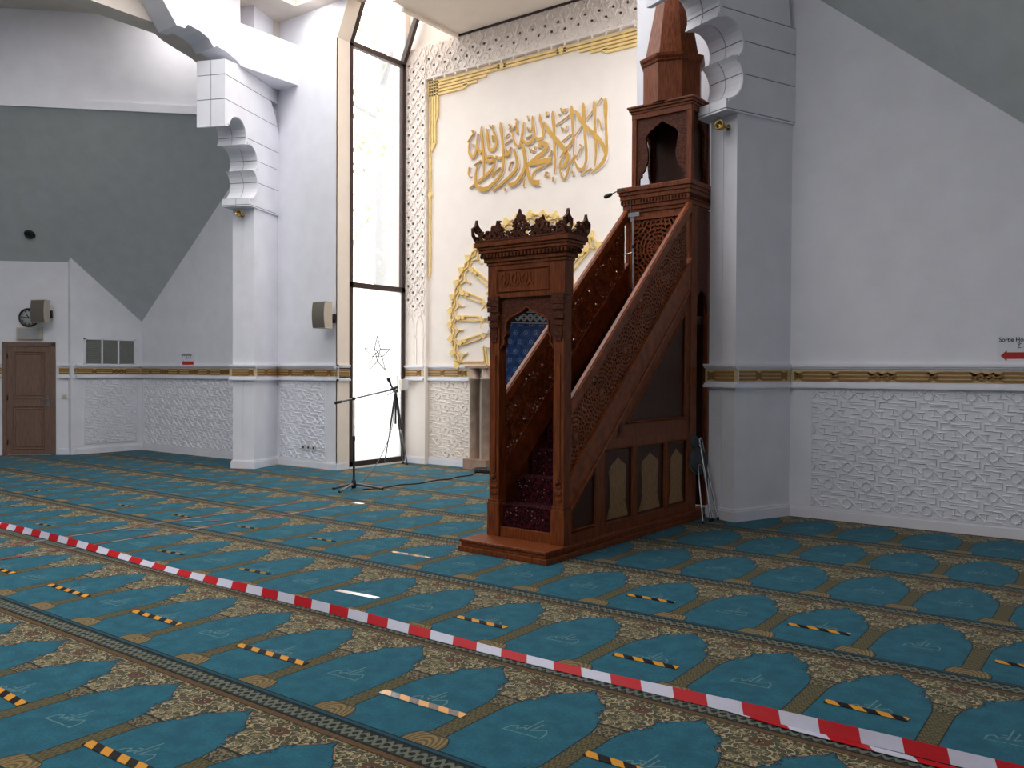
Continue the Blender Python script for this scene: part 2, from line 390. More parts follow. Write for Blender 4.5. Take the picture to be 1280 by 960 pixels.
w = MB(); w.box((-19.8,-8.3,0),(-19.53,5.4,ZC)); struct(w.build('wall_west', M_WHITE))
w = MB(); w.box((3.5,-8.3,0),(3.77,5.4,ZC)); struct(w.build('wall_side', M_WHITE))
w = MB(); w.box((-19.8,-8.3,0),(3.8,-8.03,ZC)); struct(w.build('wall_back', M_WHITE))

# flat ceiling with its glimpsed skylight opening; the others are unseen, added for light
S1 = (-11.45,-4.6,5.0,9.37); S2 = (-12.,-2.,-6.,3.); S3 = (-14.6,-12.7,4.,6.3); S4 = (-13.4,-12.65,7.2,8.4)
c = MB()
def hole_slab(c, x0, x1, y0, y1, z0, z1, hs):
    ys = sorted({y0,y1,*[q for hh in hs for q in hh[2:]]})
    for a, b in zip(ys, ys[1:]):
        xs = [x0]
        for hh in hs:
            if hh[2] <= a and hh[3] >= b: xs += [hh[0], hh[1]]
        xs.append(x1); xs.sort()
        for i in range(0, len(xs), 2): c.box((xs[i],a,z0),(xs[i+1],b,z1))
hole_slab(c, -19.8, 3.8, -8.3, 9.9, ZC, ZC+.25, [S1, S2, S3, S4]); struct(c.build('ceiling', M_TAN))
for i, S in enumerate((S1, S2, S3, S4)):
    g = MB(); t = .05
    n = 6
    for k in range(n+1):
        x = S[0] + (S[1]-S[0])*k/n; g.box((x-.04,S[2],ZC+.2),(x+.04,S[3],ZC+.3))
    for y in (S[2], (S[2]+S[3])/2, S[3]): g.box((S[0],y-.04,ZC+.2),(S[1],y+.04,ZC+.3))
    fr = struct(g.build('window_%d' % (i+3), M_WHITE))
    g = MB(); g.box((S[0],S[2],ZC+.24),(S[1],S[3],ZC+.25)); g.build('pane', M_SKYT if i == 1 else M_SKYG, fr)  # pane of the unseen hall skylight tinted to dim its light

# sloping grey ceilings over the two diagonal corners, with the white rim and the drum wall above the rim
def facet(name, P, th=.12):
    m = MB(); n = len(P); up = Vector((0,0,th)); P = [Vector(p) for p in P]
    m.add(P + [p+up for p in P], [tuple(range(n)), tuple(range(2*n-1,n-1,-1))] + [(i,n+i,n+(i+1)%n,(i+1)%n) for i in range(n)])
    return struct(m.build(name, M_GRAYC))
kz = .8
zl = lambda u, v: 2.63 + kz*((u-UL)-(v-LV))
facet('ceiling_left', [(UL,LV,zl(UL,LV)),(-12.3175,LV,6.08),(-17.37,4.5975,6.08),(-19.5,5.43,zl(UL,8.3)),(UL,8.3,zl(UL,8.3))])
k2 = .8615
zr = lambda u, v: 2.777 + k2*((UR-u)+(RV-v))
d2 = (6.08-2.777)/k2
facet('ceiling_right', [(UR,RV,zr(UR,RV)),(UR,8.3,zr(UR,8.3)),(3.4,5.45,zr(UR,8.3)),(UR-d2+5.2,RV-5.2,6.08),(UR-d2,RV,6.08)])
for nm, o, ax, ay in (('left',(-12.3175,LV,0),(-h,-h,0),(-h,h,0)), ('right',(UR-d2,RV,0),(h,-h,0),(h,h,0))):
    m = MB(); m.obox(o, ax, ay, EZ, (0,-.03,6.06), (7.3,.2,6.2)); m.obox(o, ax, ay, EZ, (0,.02,6.2), (7.3,.2,ZC)); struct(m.build('wall_drum_'+nm, M_WHITE))

# ---- bay: side walls, end wall with the mihrab arch, ceiling slab and glazed slope
def arch_half(sgn, u_edge, top):
    w_ = .8; cz = 2.483; r = .86
    pts = [(u_edge,0),(MU+sgn*w_,0),(MU+sgn*w_,2.15)]
    for i in range(0,13):
        a = math.radians(-22 + (90+22)*i/12); pts.append((MU+sgn*r*math.cos(a), cz+r*math.sin(a)))
    pts += [(MU, top), (u_edge, top)]
    return pts
w = MB()
w.prism(arch_half(-1, BL-.3, 7.39), (0,QV,0), EX, EZ, EY, 0, .25); w.prism(arch_half(1, BR+.3, 7.39), (0,QV,0), EX, EZ, EY, 0, .25)
w.prism([(BL-.3,7.39),(-9.5,7.39),(-9.5,10.),(BL-.3,10.)], (0,QV,0), EX, EZ, EY, 0, .25)
struct(w.build('wall_qibla', M_BAYW))
w = MB(); w.box((-9.5,LV,7.39),(BR+.3,QV+.25,7.68)); w.box((-9.56,LV+.27,7.34),(-9.5,QV,7.72)); struct(w.build('ceiling_bay', M_CREAM))
w = MB(); w.box((-9.5,LV,ZC+.25),(-9.3,QV+.25,10.)); w.box((BL-.3,LV,ZC+.25),(-9.5,LV+.27,10.)); struct(w.build('wall_well', M_BAYW))
w = MB(); w.box((BL-.3,11.25,0),(BL,QV,10.)); struct(w.build('wall_bay_left', M_BAYW))
w = MB(); w.box((BR,11.25,0),(BR+.3,QV,7.39)); struct(w.build('wall_bay_right', M_BAYW))
w = MB(); w.box((BL,LV-.012,0),(BL+.012,9.92,7.11)); w.prism([(BL,7.11),(BL+.012,7.11),(BL+.282,ZC),(BL+.27,ZC)], (0,LV-.012,0), EX, EZ, EY, 0, .28)  # cream skin on the white jamb: warm light of the bay put into colour
w.box((BL-.012,LV-.012,0),(BL+.012,LV,7.11)); struct(w.build('trim_lit_jamb', M_CREAM))
# window_1: bronze frame in three lights, upright part then the inclined one
def tall_window(name, u, sg, v0, v1, sloped, star):
    zt = 7.13; fw = .075; fr = MB(); D = .06
    for v in (v0, v1-fw): fr.box((u-D if sg < 0 else u-.02, v, .03), (u+.02 if sg < 0 else u+D, v+fw, zt))
    for z in (.03, 3.05, zt-.06): fr.box((u-D if sg < 0 else u-.02, v0, z), (u+.02 if sg < 0 else u+D, v1, z+.09))
    if sloped:
        L = 2.9; ax = Vector((.41,0,.912)); ay = Vector((0,1,0)); az = ax.cross(ay)
        o = (u, 0, zt)
        for v in (v0, v1-fw): fr.obox(o, ax, ay, az, (0,v,-.03), (L,v+fw,.06))
        fr.obox(o, ax, ay, az, (L-.1,v0,-.03), (L,v1,.06))
    F = struct(fr.build(name, M_DARKMET))
    p = MB(); p.box((u-.012,v0+.05,.1),(u-.004,v1-.05,3.08)); p.build('frosted_pane', M_FROST, F)
    p = MB(); p.box((u-.012,v0+.05,3.12),(u-.004,v1-.05,zt-.03)); p.build('pane', M_GLASS, F)
    if sloped:
        p = MB(); p.obox(o, ax, ay, az, (.03,v0+.05,.0), (L-.06,v1-.05,.008)); p.build('pane', M_GLASS, F)
    if star:
        s = MB(); cz, cv, rr = 1.93, 10.585, .33
        T = [(cv + rr*math.sin(2*PI*k/5), cz + rr*math.cos(2*PI*k/5)*1.0) for k in range(5)]
        I = [(cv + .36*rr*math.sin(2*PI*(k+.5)/5), cz + .36*rr*math.cos(2*PI*(k+.5)/5)) for k in range(5)]
        J = [(cv + .13*rr*math.sin(2*PI*(k+.1)/5), cz + .13*rr*math.cos(2*PI*(k+.1)/5)) for k in range(5)]
        q = .015
        for k in range(5):
            s.bar(T[k], I[k], q, (u+.0,0,0), EY, EZ, EX, -.003, .001); s.bar(T[k], I[k-1], q, (u,0,0), EY, EZ, EX, -.003, .001)
            s.bar(I[k-1], J[k], q, (u,0,0), EY, EZ, EX, -.003, .001); s.bar(J[k], J[k-1], q, (u,0,0), EY, EZ, EX, -.003, .001); s.bar(I[k], J[k-1], q*.8, (u,0,0), EY, EZ, EX, -.003, .001)
        s.build('star_decal', M_ETCH, F)
    return F
tall_window('window_1', BL, -1, 9.92, 11.25, True, True)
tall_window('window_2', BR, 1, 10.12, 11.25, False, False)
w = MB(); w.box((BL-.1,9.9,0),(BL+.04,11.27,.03)); w.box((BR-.04,10.1,0),(BR+.1,11.27,.03)); struct(w.build('trim_sill', M_BAYW))
w = MB(); w.box((BR,10.12,7.2),(BR+.3,11.25,7.39)); struct(w.build('wall_lintel', M_BAYW))

# pierced-looking ogee relief border round the calligraphy field
bd = MB(); FV = QV-.075
bd.box((BL,FV,1.74),(-10.26,QV,7.37)); bd.box((-10.26,FV,6.78),(MU*2+10.26,QV,7.37)); bd.box((MU*2+10.26,FV,1.74),(BR,QV,7.37))
def ogee(u0, u1, z0, z1, vertical=True):
    cw = .122; n = max(1, round((u1-u0)/cw)); cw = (u1-u0)/n; hp = .245
    for i in range(n+1):
        ph = 1 if i % 2 else -1
        pts = []; z = z0
        k = 0
        while z <= z1+1e-6:
            ss = ((z-z0)/hp) % 1.
            off = ph*.040*(1 if ss < .5 else -1)*min(1, 4.2*min(ss%.5, .5-ss%.5))
            pts.append((min(max(u0+i*cw+off, u0+.008), u1-.008), z, .015)); z += hp/10
        bd.ribbon(pts, (0,FV,0), EX, EZ, (0,-1,0), 0, .016)
        zz = z0 + (hp*.25 if ph < 0 else hp*.75)
    for i in range(n):
        ph = i % 2
        z = z0 + hp*(.25 if ph else .75)
        while z < z1-.05:
            x = u0+(i+.5)*cw
            for dx in (-.02,.02): bd.bar((x+dx,z-.05),(x+dx*.4,z+.055),.013,(0,FV,0),EX,EZ,(0,-1,0),0,.013)
            for dz in (-.12,.12): bd.bar((x,z+dz-.02),(x,z+dz+.02),.03,(0,FV,0),EX,EZ,(0,-1,0),0,.011)
            z += hp
ogee(BL+.02,-10.28,2.62,7.36); ogee(-10.26,MU*2+10.26,6.81,7.36); ogee(MU*2+10.28,BR-.02,2.62,7.36)
for a, b in ((BL+.02,-10.28),(MU*2+10.28,BR-.02)):
    for k in range(2):
        c0 = a+(b-a)*(k+.5)/2; hw = (b-a)/4-.012
        L = [(c0-hw,2.62,.014),(c0-hw*.35,2.62,.014)]
        for sg in (-1,1):
            bd.ribbon([(c0+sg*hw*.3,2.62,.013),(c0+sg*hw*.75,2.5,.013),(c0+sg*hw*.9,2.4,.013),(c0+sg*hw*.75,2.31,.013),(c0+sg*hw,2.27,.013),(c0+sg*hw,2.24,.013),(c0+sg*hw*.8,2.22,.013),(c0+sg*hw*.8,1.76,.013)], (0,FV,0), EX, EZ, (0,-1,0), 0, .011)
struct(bd.build('trim_border_relief', M_BAYW))
w = MB(); w.box((-9.5,FV-.02,7.355),(BR,FV,7.39)); struct(w.build('trim_brown_strip', M_DARKMET))  # dark brown trim line along the top of the relief border

# gold strapwork frame
gb = MB(); gm = MB()
ul, ur, zt = -10.235, 2*MU+10.235, 6.745
O_ = (0,QV,0); NV = (0,-1,0)
gb.box((ul-.02,QV-.03,6.5),(ul+.0,QV,zt+.02))
def gl(p, q, w_=.038): gb.bar(p, q, w_, O_, EX, EZ, NV, 0, .035)
st = .056
def both(u): return (u, 2*MU-u)
for i, (ue) in enumerate((None, None, -8.95, -9.15, -9.45)):
    z = zt-.03-st*i
    if ue is None: gl((ul,z),(ur,z))
    else:
        gl((ul,z),(ue,z)); gl((2*MU-ue,z),(ur,z))
gb.prism([(-9.45,zt-.03-4*st-.023),(-9.36,zt-.03-3.6*st),(-9.36,zt-.03-3*st),(-9.45,zt-.03-3*st)], O_, EX, EZ, NV, 0, .035)
gb.prism([(2*MU+9.45,zt-.03-4*st-.023),(2*MU+9.45,zt-.03-3*st),(2*MU+9.36,zt-.03-3*st),(2*MU+9.36,zt-.03-3.6*st)], O_, EX, EZ, NV, 0, .035)
for i, ze in enumerate((3.42, 5.65, 5.65, 6.15)):
    for s_ in (1, -1):
        u_ = ul+.03+st*i; u_ = u_ if s_ > 0 else 2*MU-u_
        gl((u_,zt),(u_,ze))
for s_ in (1,-1):
    T = lambda u: u if s_ > 0 else 2*MU-u
    P = [(T(ul+.007),3.42),(T(ul+.053),3.42),(T(ul+.02),3.28)]
    gb.prism(P if s_ > 0 else P[::-1], O_, EX, EZ, NV, 0, .035)
    P = [(T(ul+.03+3*st-.023),6.15),(T(ul+.03+3*st+.023),6.15),(T(ul+.03+3*st-.023),6.02)]
    gb.prism(P if s_ > 0 else P[::-1], O_, EX, EZ, NV, 0, .035)
    P = [(T(ul+.03+st-.023),5.65),(T(ul+.03+2*st+.023),5.65),(T(ul+.03+st-.023),5.5)]
    gb.prism(P if s_ > 0 else P[::-1], O_, EX, EZ, NV, 0, .035)
for uk in (-8.62, 2*MU+8.62):
    for a, b in (((-.09,0),(.09,-st)),((-.09,-st),(.09,0))): gl((uk+a[0],zt-.03+a[1]),(uk+b[0],zt-.03+b[1]),.03)
    gb.prism([(uk,zt+.012),(uk+.05,zt-.03-st/2),(uk,zt-.05-st*1.3),(uk-.05,zt-.03-st/2)], O_, EX, EZ, NV, .0, .042)
for zk in (4.75,):
    for u_ in (ul+.03, 2*MU-ul-.03): gb.prism([(u_,zk+.1),(u_+.04,zk),(u_,zk-.1),(u_-.04,zk)], O_, EX, EZ, NV, 0, .042)
struct(gb.build('trim_gold_frame', M_GOLDPALE))

# ---- mihrab niche
def niche(name, r0, dep, z0, z1, m, uv=True, lean=0.):
    nx, nz = 32, 2; vs = []; fs = []; uvs = []
    for j in range(nz+1):
        for i in range(nx+1):
            a = PI*i/nx; vs.append((MU-r0*math.cos(a), QV+.1+dep*math.sin(a), z0+(z1-z0)*j/nz)); uvs.append((r0*a*1.1, z0+(z1-z0)*j/nz))
    for j in range(nz):
        for i in range(nx): fs.append((j*(nx+1)+i, j*(nx+1)+i+1, (j+1)*(nx+1)+i+1, (j+1)*(nx+1)+i))
    me = bpy.data.meshes.new(name); me.from_pydata(vs, [], fs); me.materials.append(m)
    ul_ = me.uv_layers.new(name='m')
    for p in me.polygons:
        p.use_smooth = True
        for li in p.loop_indices: ul_.data[li].uv = uvs[me.loops[li].vertex_index]
    o = bpy.data.objects.new(name, me); COL.objects.link(o); return struct(o)
RN, DN = .86, 1.05
niche('wall_mihrab_tiles', RN, DN, 0, 2.47, M_BLUE)
niche('trim_mihrab_band', RN, DN, 2.47, 2.70, M_NAVY)
m = MB()
m.smooth = True
m.sheet(lambda a, b: (MU-RN*math.cos(PI*a)*math.cos(b*PI/2), QV+.1+DN*math.sin(PI*a)*math.cos(b*PI/2), 2.70+.75*math.sin(b*PI/2)), 24, 10)
struct(m.build('ceiling_mihrab_hood', M_HOOD))
ch = MB()
def nich(a, z, ins=.015): return Vector((MU-(RN-ins)*math.cos(a), QV+.1+(DN-ins)*math.sin(a), z))
for ph in (0, PI):
    ch.tube([nich(PI*i/160, 2.585+.055*math.sin(i/160*2*PI*13+ph)) for i in range(161)], .012, 5)
for z in (2.49, 2.68): ch.tube([nich(PI*i/40, z) for i in range(41)], .01, 5)
for k in range(26): 
    a = PI*(k+.5)/26; c0 = nich(a, 2.585)
    ch.tube([nich(a+.035*math.cos(t), 2.585+.028*math.sin(t)) for t in [2*PI*j/8 for j in range(9)]], .006, 4, False)
struct(ch.build('trim_mihrab_chain', M_HOOD))
# paired tan columns each side of the niche
cm = MB()
for sg in (-1,1):
    for du, r in ((1.115,.085),(.86,.085)):
        o = (MU+sg*du, QV-.06, 0)
        cm.lathe([(r,.16),(r,1.50),(r+.02,1.51),(r+.022,1.535),(r,1.55),(r,1.70)], 20, o)
    a, b = sorted((MU+sg*1.25, MU+sg*.76)); cm.box((a,QV-.2,0),(b,QV,.15)); cm.box((a,QV-.2,.15),(b,QV-.01,.17)); cm.box((a,QV-.16,1.70),(b,QV,1.74))
struct(cm.build('column_mihrab_pair', M_MARBLE))
# lobed white inner edge of the arch
lb = MB()
for k in range(15):
    a = math.radians(-24 + 228*k/14)
    lb.lathe([(.0,-.05),(.085,-.05),(.085,.1),(0,.1)], 14, (MU+.875*math.cos(a), QV-.0, 2.483+.875*math.sin(a)), (1,0,0), (0,0,1), (0,-1,0), False)
struct(lb.build('trim_lobed_arch_edge', M_BAYW))

# gold sunburst over the arch
sb = MB(); cz = 2.483
def pol(r, a): return (MU + r*math.cos(a), cz + r*math.sin(a))
def add_strip(pts, w_, h1=.03): sb.ribbon([(x,y,w_*.85) for x, y in pts], O_, EX, EZ, NV, 0, h1)
a0, a1 = math.radians(-26.), math.radians(206.)
nn = 28; da = (a1-a0)/nn
for i in range(nn+1):
    a = a0 + da*i
    c = pol(1.70, a); rx, ry = math.cos(a), math.sin(a); tx, ty = -ry, rx
    D = lambda r_, t_: (c[0]+rx*r_+tx*t_, c[1]+ry*r_+ty*t_)
    sb.prism([D(.075,0),D(.0,.062),D(-.055,.03),D(-.055,-.03),D(.0,-.062)][::-1], O_, EX, EZ, NV, 0, .05)
    if i < nn:
        for s_ in (-1,1):
            add_strip([pol(1.66+s_*.0, a+da*.12), pol(1.655+s_*.042, a+da*.5), pol(1.66, a+da*.88)], .024)
        am = a + da*.5
        if i % 2 == 0:      # long radial bars: double strip with pointed ends
            for s_ in (-1,1):
                add_strip([pol(1.50, am+s_*.016), pol(1.47, am+s_*.026), pol(1.09, am+s_*.034), pol(1.03, am+s_*.02)], .026)
            sb.prism([pol(1.57,am),pol(1.50,am+.032),pol(1.43,am),pol(1.50,am-.032)], O_, EX, EZ, NV, 0, .05)
            sb.prism([pol(1.45,am),pol(1.40,am+.022),pol(1.35,am),pol(1.40,am-.022)], O_, EX, EZ, NV, 0, .05)
            add_strip([pol(1.60,am-da*.4),pol(1.555,am)], .022); add_strip([pol(1.60,am+da*.4),pol(1.555,am)], .022)
            c2 = pol(.97, am); sb.lathe([(0,0),(.05,0),(.05,.05),(0,.05)], 12, (c2[0],QV,c2[1]), EX, EZ, NV, False)
        else:               # short forked spur
            add_strip([pol(1.61,am-da*.45),pol(1.54,am-.01),pol(1.47,am),pol(1.40,am)], .024); add_strip([pol(1.61,am+da*.45),pol(1.54,am+.01),pol(1.47,am)], .024)
ni = 14
for i in range(ni):
    aa = a0 + da*(2*i+.5); 
    if i < ni-1:
        for s_ in (-1,1):
            add_strip([pol(.97,aa+.04), pol(.97+s_*.05,aa+da), pol(.97,aa+2*da-.04)], .024)
for s_ in (-1,1):
    y = 1.735; add_strip([(MU+s_*.86,y),(MU+s_*1.56,y)], .05); add_strip([(MU+s_*.93,y+.075),(MU+s_*1.55,y+.075)], .03)
    add_strip([(MU+s_*.87,y),(MU+s_*.9,1.95),(MU+s_*.93,2.1)], .04); add_strip([(MU+s_*.93,y+.06),(MU+s_*.96,2.06)], .025)
    add_strip([(MU+s_*1.56,y),(MU+s_*1.60,1.84)], .045)
sbo = sb.build('sunburst_ornament', M_GOLDPALE); sbo.location.y = -.002
tag(sbo, 'gold openwork sunburst with radial bars arching over the blue mihrab niche', 'ornament')

# ---- base band, dado relief, skirting along every stretch of wall
tn = [0]
def band(p, q, nrm, ends=(0,0)):
    """white mouldings with gold interlace from p to q (plan points), nrm pointing into the room"""
    p, q, nrm = Vector((*p,0)), Vector((*q,0)), Vector((*nrm,0)); L = (q-p).length; ax = (q-p)/L
    m = MB(); F = (p, ax, EZ, nrm)
    e0, e1 = -ends[0], L+ends[1]
    for z0, z1, d in ((1.715,1.745,.05),(1.695,1.715,.035),(1.51,1.53,.035),(1.48,1.51,.05)): m.obox(p, ax, EZ, nrm, (e0,z0,-.01), (e1,z1,d))
    m.obox(p, ax, EZ, nrm, (e0,1.53,-.01), (e1,1.695,.012))
    m.mi = 1; m.obox(p, ax, EZ, nrm, (e0,1.55,0), (e1,1.675,.016))
    m.mi = 2; zc = 1.6125; ws = .024; a_ = .042
    x = .0; k = 0
    while x < L-.02:
        x1 = min(x+.30, L); y_ = (a_, 0, -a_)
        for y in y_: m.bar((x,zc+y),(x1,zc+y),ws,p,ax,EZ,nrm,.016,.026)
        nk = 1 if k % 2 == 0 else 3
        xx = x1
        for j in range(nk):
            if xx+.1 > L: break
            for (ya, yb) in ((a_,0),(0,-a_),(-a_,a_),(0,a_)) :
                m.bar((xx,zc+ya),(xx+.1,zc+yb),ws*.8,p,ax,EZ,nrm,.016,.028)
            m.bar((xx,zc-a_),(xx+.1,zc-.0),ws*.8,p,ax,EZ,nrm,.016,.026); m.bar((xx,zc+a_),(xx+.1,zc-a_),ws*.8,p,ax,EZ,nrm,.016,.026)
            xx += .1
        x = xx; k += 1
        if x >= L-.1: break
    tn[0] += 1
    return struct(m.build('trim_%d' % tn[0], [M_WHITE, M_GOLDBACK, M_STRAP]))
def skirting(name, p, q, nrm, ends=(0,0), hgt=.10, m_=None):
    p, q, nrm = Vector((*p,0)), Vector((*q,0)), Vector((*nrm,0)); L = (q-p).length; ax = (q-p)/L
    m = MB(); m.obox(p, ax, EZ, nrm, (-ends[0],0,-.01), (L+ends[1],hgt,.022)); m.obox(p, ax, EZ, nrm, (-ends[0],hgt,-.01), (L+ends[1],hgt+.02,.014))
    return struct(m.build(name, m_ or M_WHITE))
def clip_seg(p, q, x0, x1, y0, y1):
    t0, t1 = 0., 1.; dx, dy = q[0]-p[0], q[1]-p[1]
    for d, a, b in ((dx,x0-p[0],x1-p[0]),(dy,y0-p[1],y1-p[1])):
        if abs(d) < 1e-9:
            if a > 0 or b < 0: return None
        else:
            ta, tb = a/d, b/d
            if ta > tb: ta, tb = tb, ta
            t0, t1 = max(t0,ta), min(t1,tb)
    if t1-t0 < 1e-4: return None
    return (p[0]+dx*t0,p[1]+dy*t0),(p[0]+dx*t1,p[1]+dy*t1)
UNIT = []
for a_ in range(4):
    c, s_ = math.cos(a_*PI/2), math.sin(a_*PI/2); T = lambda x, y: (c*x-s_*y, s_*x+c*y)
    UNIT += [(T(.15,.0),T(.0,.15)), (T(.11,.11),T(.11,-.11))]
for sg in (1,-1):
    Q = [(-.45,.225),(-.04,.225),(.31,-.125),(.50,-.125)]
    UNIT += [((sg*a[0],sg*a[1]),(sg*b[0],sg*b[1])) for a, b in zip(Q, Q[1:])]
    UNIT += [((sg*.21,sg*.045),(sg*.42,sg*.045)), ((sg*.30,sg*.30),(sg*.47,sg*.30)), ((sg*.36,-sg*.125),(sg*.36,sg*.045)), ((sg*.02,sg*.36),(sg*.20,sg*.36)), ((sg*.20,sg*.36),(sg*.20,sg*.18))]
def dado(name, p, q, nrm, z0, z1, m_, tile=.405, h_=.013, mirror=False):
    p, q, nrm = Vector((*p,0)), Vector((*q,0)), Vector((*nrm,0)); L = (q-p).length; ax = (q-p)/L
    m = MB(); m.obox(p, ax, EZ, nrm, (0,z0,-.01), (L,z1,.004))
    nx = int(L/tile)+2; nz = int((z1-z0)/tile)+2
    for i in range(2*nx):
        for j in range(2*nz):
            if (i+j) % 2: continue
            cx, cy = i*tile/2, z1-.05-j*tile/2
            for a, b in UNIT:
                if mirror: a, b = (-a[0],a[1]), (-b[0],b[1])
                sg = clip_seg((cx+a[0]*tile,cy+a[1]*tile),(cx+b[0]*tile,cy+b[1]*tile),.01,L-.01,z0+.01,z1-.01)
                if sg: m.bar(sg[0],sg[1],.017,p,ax,EZ,nrm,.004,.004+h_,True)
    for a, b in (((0,z0),(0,z1)),((L,z0),(L,z1)),((0,z1),(L,z1)),((0,z0),(L,z0))): m.bar(a,b,.016,p,ax,EZ,nrm,.0,.012)
    tn[0] += 1
    return struct(m.build(name % tn[0], m_))
D_ = 'trim_%d'
band((UR,RV),(-3.28,RV),(0,-1)); dado(D_,(-3.06,RV),(UR,RV),(0,-1),.13,1.465,M_WHITE); skirting('baseboard_right',(-3.28,RV),(UR,RV),(0,-1))
band((UL,LV),(-12.3,LV),(0,-1)); dado(D_,(UL+.08,LV),(-12.5,LV),(0,-1),.13,1.465,M_WHITE); skirting('baseboard_left',(UL,LV),(-12.3,LV),(0,-1))
band((-12.26,LV),(BL,LV),(0,-1),(0,.05)); dado(D_,(-12.2,LV),(-11.02,LV),(0,-1),.13,1.465,M_WHITE); skirting('baseboard_nook',(-12.3,LV),(BL,LV),(0,-1),(0,.03))
band((BL,LV-.05),(BL,9.92),(1,0))
skirting('baseboard_jamb',(BL,LV),(BL,9.9),(1,0))
band((UL,8.3),(UL,LV),(1,0)); dado(D_,(UL,8.46),(UL,LV-.12),(1,0),.20,1.465,M_WHITE); skirting('baseboard_far',(UL,8.3),(UL,LV),(1,0))
dg = lambda s_: (UL-h*s_, 8.3-h*s_)
nd = (h,-h)
band(dg(.30),dg(0),nd); skirting('baseboard_door',dg(.30),dg(0),nd)
band(dg(3.9),dg(1.33),nd); skirting('baseboard_door_beyond',dg(3.9),dg(1.33),nd)
band((-10.26,QV),(MU-1.25,QV),(0,-1)); band((BL,FV),(-10.28,FV),(0,-1)); dado(D_,(-10.22,QV),(MU-1.27,QV),(0,-1),.13,1.465,M_BAYW,mirror=False); skirting('baseboard_qibla',(-10.26,QV),(MU-1.25,QV),(0,-1)); skirting('baseboard_qibla_pier',(BL,FV),(-10.26,FV),(0,-1))
band((MU+1.25,QV),(BR,QV),(0,-1)); dado(D_,(MU+1.27,QV),(BR-.1,QV),(0,-1),.13,1.465,M_BAYW,mirror=True); skirting('baseboard_qibla_end',(MU+1.25,QV),(BR,QV),(0,-1))
w = MB(); w.box((BL,FV,0),(-10.26,QV,1.48)); w.box((-10.262,FV-.03,0),(-10.235,QV,1.74)); struct(w.build('trim_pier', M_BAYW))
band((BR,RV),(-4.0,RV),(0,-1)); skirting('baseboard_behind',(BR,RV),(-4.0,RV),(0,-1))

# ---- pillars with lobed corbels
def arc(cx, cz, r, a0_, a1_, n=10): return [(cx+r*math.cos(math.radians(a0_+(a1_-a0_)*i/n)), cz+r*math.sin(math.radians(a0_+(a1_-a0_)*i/n))) for i in range(n+1)]
def corbel_profile():
    P = [(.95,4.35),(-.2,4.35),(-.2,4.475)]
    P += arc(-.22,4.73,.255,-86,62); P += arc(-.2,5.105,.235,-38,112)[0:]; P += arc(-.555,5.44,.245,-30,168)
    P += [(-.84,5.47),(-.90,5.463),(-.90,6.50),(-.55,6.54),(0.,6.54),(.25,6.45),(.5,6.25),(.68,6.0),(.76,5.75),(.8,5.45),(.95,5.45)]
    return P
def clip_z(P, zlo, zhi):
    def half(P, keep, z):
        out = []
        for i in range(len(P)):
            a, b = P[i], P[(i+1) % len(P)]; ka, kb = keep(a[1]), keep(b[1])
            if ka: out.append(a)
            if ka != kb:
                t = (z-a[1])/(b[1]-a[1]); out.append((a[0]+(b[0]-a[0])*t, z))
        return out
    P = half(P, lambda y: y >= zlo, zlo); return half(P, lambda y: y <= zhi, zhi) if P else P
def inset(P, q):
    out = []; n = len(P); ar = sum(P[i][0]*P[(i+1)%n][1]-P[(i+1)%n][0]*P[i][1] for i in range(n)); sg = 1 if ar > 0 else -1
    for i in range(n):
        a, b, c = P[i-1], P[i], P[(i+1)%n]
        l1 = math.hypot(b[0]-a[0],b[1]-a[1]) or 1; l2 = math.hypot(c[0]-b[0],c[1]-b[1]) or 1
        n1 = (-(b[1]-a[1])/l1*sg, (b[0]-a[0])/l1*sg); n2 = (-(c[1]-b[1])/l2*sg, (c[0]-b[0])/l2*sg)
        k_ = 1+n1[0]*n2[0]+n1[1]*n2[1]; k_ = max(k_, .35)
        out.append((b[0]+q*(n1[0]+n2[0])/k_, b[1]+q*(n1[1]+n2[1])/k_))
    return out
def pillar(name, A, d, e, dz, band_ends):
    A = Vector((*A,0)); d = Vector((*d,0)); e = Vector((*e,0)); W_ = .40; g = .006
    m = MB()
    for a, b in ((0,W_/2-g),(W_/2+g,W_)): m.obox(A, d, e, EZ, (0,a,0), (1.05,b,4.36+dz))
    m.obox(A, d, e, EZ, (.008,.01,0), (1.05,W_-.01,4.36+dz))
    P = [(x,z+dz) for x, z in corbel_profile()]
    js = [4.0+dz]+[4.37+dz, 4.78+dz, 5.14+dz, 5.44+dz, 5.885+dz, 6.267+dz]+[7.]
    js = [4.,4.372+dz]+[j for j in js if j > 4.5+dz]
    c0, c1 = -.03, W_+.07; cm_ = (c0+c1)/2
    for za, zb in zip(js, js[1:]):
        Q = clip_z(P, za+g, zb-g)
        if len(Q) < 3: continue
        m.prism(Q, A, d, EZ, e, c0, cm_-g); m.prism(Q, A, d, EZ, e, cm_+g, c1)
    m.mi = 1
    m.prism(inset(P, .007), A, d, EZ, e, c0+.007, c1-.007)
    m.mi = 0
    # raised edge along the lobes
    for q in (arc(-.22,4.73,.275,-80,55), arc(-.2,5.105,.255,-25,105), arc(-.555,5.44,.265,-18,165)):
        m.ribbon([(x,z+dz,.03) for x, z in q], A, d, EZ, -e, -c0, -c0+.012)
    # skirting round the foot
    m.obox(A, d, e, EZ, (-.025,-.025,0), (1.,W_+.025,.11)); m.obox(A, d, e, EZ, (-.015,-.015,.11), (1.,W_+.015,.135))
    o = struct(m.build(name, [M_WHITE, M_GROOVE]))
    a2 = A.to_2d(); d_, e_ = d.to_2d(), e.to_2d()
    band(a2+e_*W_, a2, -d_, (.05,.05)) if band_ends == 0 else band(a2, a2+e_*W_, -d_, (.05,.05))
    band(a2, a2+d_*.87, -e_, (.0,.0)) if True else None
    return o
